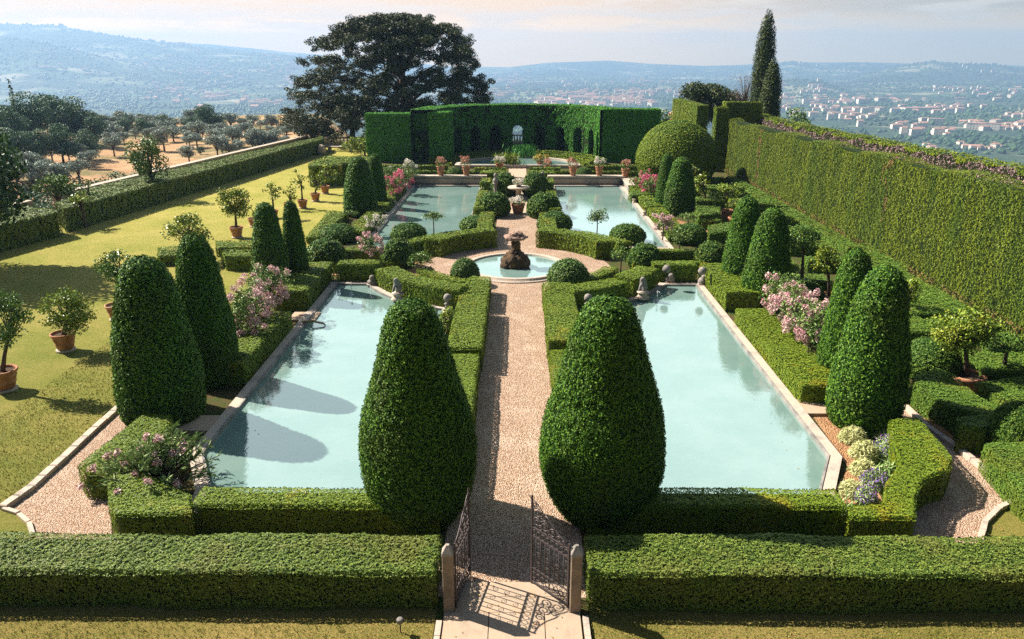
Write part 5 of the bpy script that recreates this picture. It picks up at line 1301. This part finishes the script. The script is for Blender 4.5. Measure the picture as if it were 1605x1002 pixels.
def leaf(x, y, rz, label, mirror=1):
    e = empty('gate_leaf', (x, y, 0), rz, label, 'gate'); W_ = .92
    mb = MB()
    def bar(x0, z0, x1, z1, w=.014): mb.tube([(x0, 0, z0), (x1, 0, z1)], w, 6)
    fr = MB(); fr.box(-.016, .016, -.014, .014, .04, 1.38); fr.box(W_ - .016, W_ + .016, -.014, .014, .04, 1.84)
    for z in (.10, 1.08, 1.26): fr.box(.017, W_ - .017, -.011, .011, z, z + .026)
    fr.box(.017, W_ - .017, -.011, .011, .40, .42)
    fr.build('frame', M['iron'], e)
    n = 8
    for i in range(1, n):
        xx = W_ * i / n; bar(xx, .42, xx, 1.09, .010)
    mb.build('bars', M['iron'], e); mb = MB()
    for i in range(n):    # rows of rings
        xx = W_ * (i + .5) / n
        for z, r in ((1.175, .042), (.26, .05)):
            mb.tube([(xx + r * cos(a * pi / 7), 0, z + r * 1.3 * sin(a * pi / 7)) for a in range(15)], .0085, 5)
        spiral(mb, xx, .17, .035, 1.2, 0, 1, .005, 12); spiral(mb, xx, .35, .035, 1.2, pi, -1, .005, 12)
        for z in (.55, .75, .95):
            if i % 2 == 0: spiral(mb, xx, z, .045, 1.3, .5, 1, .005, 14)
    mb.build('scroll_rows', M['iron'], e)
    mb = MB()              # the cresting: a falling scroll that climbs to the free stile
    mb.tube([(0.0, 0, 1.36), (.18, 0, 1.40), (.36, 0, 1.50), (.50, 0, 1.62), (.58, 0, 1.66)], [.013] * 5, 6)
    spiral(mb, .60, 1.60, .065, 1.4, 1.6, -1, .011)
    mb.tube([(.55, 0, 1.58), (.70, 0, 1.74), (.82, 0, 1.82), (W_, 0, 1.84)], [.011] * 4, 6)
    for cx, cz, r, t, a0, sg in ((.78, 1.62, .10, 1.7, 0, 1), (.80, 1.42, .09, 1.6, 3, -1), (.60, 1.42, .10, 1.7, 1, 1), (.40, 1.38, .075, 1.6, 2, -1), (.24, 1.345, .05, 1.4, 0, 1), (.84, 1.75, .055, 1.4, 4, 1), (.68, 1.53, .06, 1.4, 2, -1), (.50, 1.34, .05, 1.3, 5, 1), (.12, 1.33, .035, 1.2, 5, 1), (.70, 1.34, .05, 1.3, 0, 1)):
        spiral(mb, cx, cz, r, t, a0, sg, .0135)
    spiral(mb, W_ + .03, 1.86, .03, 1.2, 0, 1, .008)
    mb.build('cresting', M['iron'], e)
    MB().lathe([(.022, 0), (.022, .05), (.014, .07), (.01, .09)], (W_, 0, 1.84), 8).build('knob', M['iron'], e)
leaf(.97, 11.18, radians(180 - 47), 'right wrought-iron gate leaf with scrolls, swung half open')
leaf(-1.0, 11.18, radians(78), 'left wrought-iron gate leaf seen almost edge-on, swung fully open')
# small garden lamp stub on the front lawn
x, y = G(628, 992); e = empty('garden_spike_lamp', (x, y, 0), 0, 'tiny dark spike lamp on the grass in front of the left hedge', 'garden lamp')
MB().tube([(0, 0, 0), (0, 0, .22)], .012).build('spike', M['iron'], e); MB().lathe([(.01, .2), (.05, .21), (.06, .28), (.045, .30), (.01, .30)], seg=12).build('lamp_head', M['greystone'], e)

# ================================================================== BALUSTRADES, BENCH, PARAPET
def balustrade(x, y, ln, label, rz=0, n=8, z=0):
    e = empty('balustrade', (x, y, z), rz, label, 'balustrade')
    MB().box(-ln / 2, ln / 2, -.14, .14, 0, .18).build('base', M['stone'], e); MB().box(-ln / 2 - .05, ln / 2 + .05, -.17, .17, .86, 1.0).build('rail', M['stone'], e)
    for i in range(n):
        xx = -ln / 2 + ln * (i + .5) / n; b = MB().lathe([(.10, .18), (.10, .23), (.06, .26), (.11, .42), (.10, .50), (.05, .70), (.08, .78), (.09, .86)], (xx, 0, 0), 12); b.build('baluster', M['stone'], e)
    for s in (-1, 1): MB().box(s * ln / 2 - .16 + .17 * s, s * ln / 2 + .16 + .17 * s, -.2, .2, 0, 1.04).build('pier', M['stone'], e)
Yb = 84.5
balustrade(wx(533, Yb), Yb, wx(562, Yb) - wx(505, Yb), 'stone balustrade closing the end of the left lawn', n=10)
balustrade(0.1, 87.5, 5.0, 'stone balustrade seen through the middle arch of the arcade', n=16)
e = empty('stone_bench', (wx(530, 80), 80.0, 0), 0, 'pale stone bench in front of the left balustrade', 'bench')
MB().box(-1.5, 1.5, -.25, .25, .42, .52).build('seat', M['stone'], e)
for s in (-1, 1): MB().box(s * 1.1 - .15, s * 1.1 + .15, -.2, .2, 0, .419).build('support', M['stone'], e)
x, y = G(505, 243); mb = MB(); rocky(mb, (0, 0, .45), (.45, .4, .5), 28, .2, 0, 4); tag(mb.build('carved_stone', M['stone'], loc=(x, y, 0)), 'rounded carved stone beside the bench by the left balustrade', 'stone ornament')
a, b = Vector(G(-60, 343, 0.9)), Vector(G(500, 222, .9))
pa = [G(-40, 330, .9), G(120, 308, .9)]; 
def parapet(p0, p1, label):
    a, b = Vector(p0), Vector(p1); d = (b - a); ln = d.length; e = empty('parapet_wall', (a.x, a.y, -1.2), atan2(d.y, d.x), label, 'wall')
    MB().box(0, ln, -.22, .22, -1.2, 2.0).build('wall', M['greystone'], e); mb = MB(); k = int(ln / 1.2)
    for i in range(k): mb.box(ln * i / k, ln * (i + 1) / k - .015, -.28, .28, 2.0, 2.12)
    mb.build('coping', M['stone'], e)
parapet(G(-80, 345, .95), G(44, 313, .95), 'stone parapet beyond the shorter boundary hedge at far left')
parapet(G(86, 303, .95), G(480, 212, .95), 'long stone parapet running just outside the boundary hedge')
# shrubs beyond the parapet
def out_shrub(px, Yd, ytop, crown, label, lm='shrub', n=16, H0=None, dens=40):
    x = wx(px, Yd); zb = float(terrain(np.array([x]), np.array([Yd]))[0]); Hh = HT(x, Yd, ytop) - zb
    shade_tree('garden_tree', (x, Yd, zb), Hh, crown, n, M[lm], dens, .16, .12, Hh - crown[2] * 1.4, label, cr=.42)
out_shrub(230, 52, 210, (1.25, 1.25, 1.7), 'bright green tree standing outside the boundary hedge', 'shrub', 20)
out_shrub(78, 46, 274, (1.4, 1.2, .75), 'flat-topped green tree beyond the corner of the boundary hedge', 'boxd', 16)
out_shrub(128, 46, 280, (.5, .5, .8), 'narrow leaning shrub behind the near end of the long boundary hedge', 'shrub', 9)
out_shrub(115, 43, 296, (.9, .8, .5), 'low yellow-green bush beyond the end of the long boundary hedge', 'lemon', 9)
out_shrub(5, 44, 318, (1.4, 1.2, .6), 'low dark bush at the left edge beyond the parapet', 'boxd', 12)
# bushes by the balustrade
x, y = G(572, 245); shade_tree('garden_shrub', (x, y, 0), 2.4, (2.0, 1.6, 1.25), 18, M['lemon'], 34, .17, .1, 1.0, 'large yellow-green bush beside the balustrade, left of the arcade', cr=.4)
x, y = G(585, 236); shade_tree('garden_shrub', (x, y, 0), 2.9, (1.3, 1.3, 1.3), 12, M['shrub'], 34, .17, .1, 1.0, 'rounded light green bush behind the yellow-green one', cr=.42)
# an evergreen beyond the left edge of the view, whose shade falls on the lawn
shade_tree('holm_oak', (-25.6, 33.4, -1.0), 8.2, (3.4, 3.6, 2.9), 40, M['wood'], 26, .24, .22, 2, 'broad dark evergreen standing beyond the left end of the boundary hedge', cr=.42)
# fallen leaves and clippings
mb = MB()
for (x0, x1, y0, y1, z, n) in ((-1.15, 1.15, 11.9, 31, .02, 420), (-10.5, -8.6, 13.2, 19, .03, 90), (9, 13, 13, 22, .03, 160), (-25, -11, 13, 55, .03, 500), (6.6, 7.5, 16, 28, .056, 26), (-7.5, -6.6, 16, 28, .056, 26), (-1.2, 1.2, 9, 11.8, .06, 40)):
    P = np.stack([rng.uniform(x0, x1, n), rng.uniform(y0, y1, n), np.full(n, z + .004)], 1); k = rng.random(n) < .5
    if abs(x0) < 1.3 and y0 > 11: P[k, 0] = np.sign(P[k, 0]) * (1.12 - rng.exponential(.10, k.sum()).clip(0, 1))
    leaf_quads(mb, P, np.tile([0, 0, 1.0], (n, 1)), .05, .5, .15)
tag(mb.build('fallen_leaves', M['brown']), 'small dry leaves and clippings scattered on path, lawn and water', 'fallen leaves', kind='stuff')
# pale leaves and grass tufts on the near lawn: uncountable
mb = MB(); n = 26000
P = np.stack([rng.uniform(-11, 11, n), rng.uniform(9.3, 11.2, n), np.full(n, .025)], 1); P = P[np.abs(P[:, 0]) > 1.35]; n = len(P)
leaf_quads(mb, P, np.column_stack([rng.normal(0, 1, (n, 2)), np.full(n, .3)]), .05, .22, .4, up=3)
n = 30000; P = np.stack([rng.uniform(-14, -9.5, n), rng.uniform(14, 30, n), np.full(n, .02)], 1); A_ = np.array(G(193, 637)); B_ = np.array(G(5, 800))
side_ = (B_[0] - A_[0]) * (P[:, 1] - A_[1]) - (B_[1] - A_[1]) * (P[:, 0] - A_[0]); P = P[(side_ < -.2) | (P[:, 1] > A_[1])]; P = P[P[:, 0] < -10.6 + 0 * P[:, 1]]; n = len(P)
leaf_quads(mb, P, np.column_stack([rng.normal(0, 1, (n, 2)), np.full(n, .3)]), .055, .25, .4, up=3)
tag(mb.build('grass_tufts', M['grass']), 'short dry grass on the lawns', 'grass', kind='stuff')
# ================================================================== HAZE
hz = MB(); hz.box(-9100, 9100, -9100, 9100, -330, 240)
def m_haze(t, o):
    p = N(t, 'ShaderNodeVolumePrincipled'); p.inputs['Color'].default_value = (0.35, 0.545, 0.83, 1); p.inputs['Density'].default_value = 2.3e-4; p.inputs['Anisotropy'].default_value = 0.25
    t.links.new(p.outputs[0], o.inputs['Volume'])
tag(hz.build('haze', mat('valley_haze', m_haze)), 'blue summer haze over the valley', 'haze', kind='stuff')
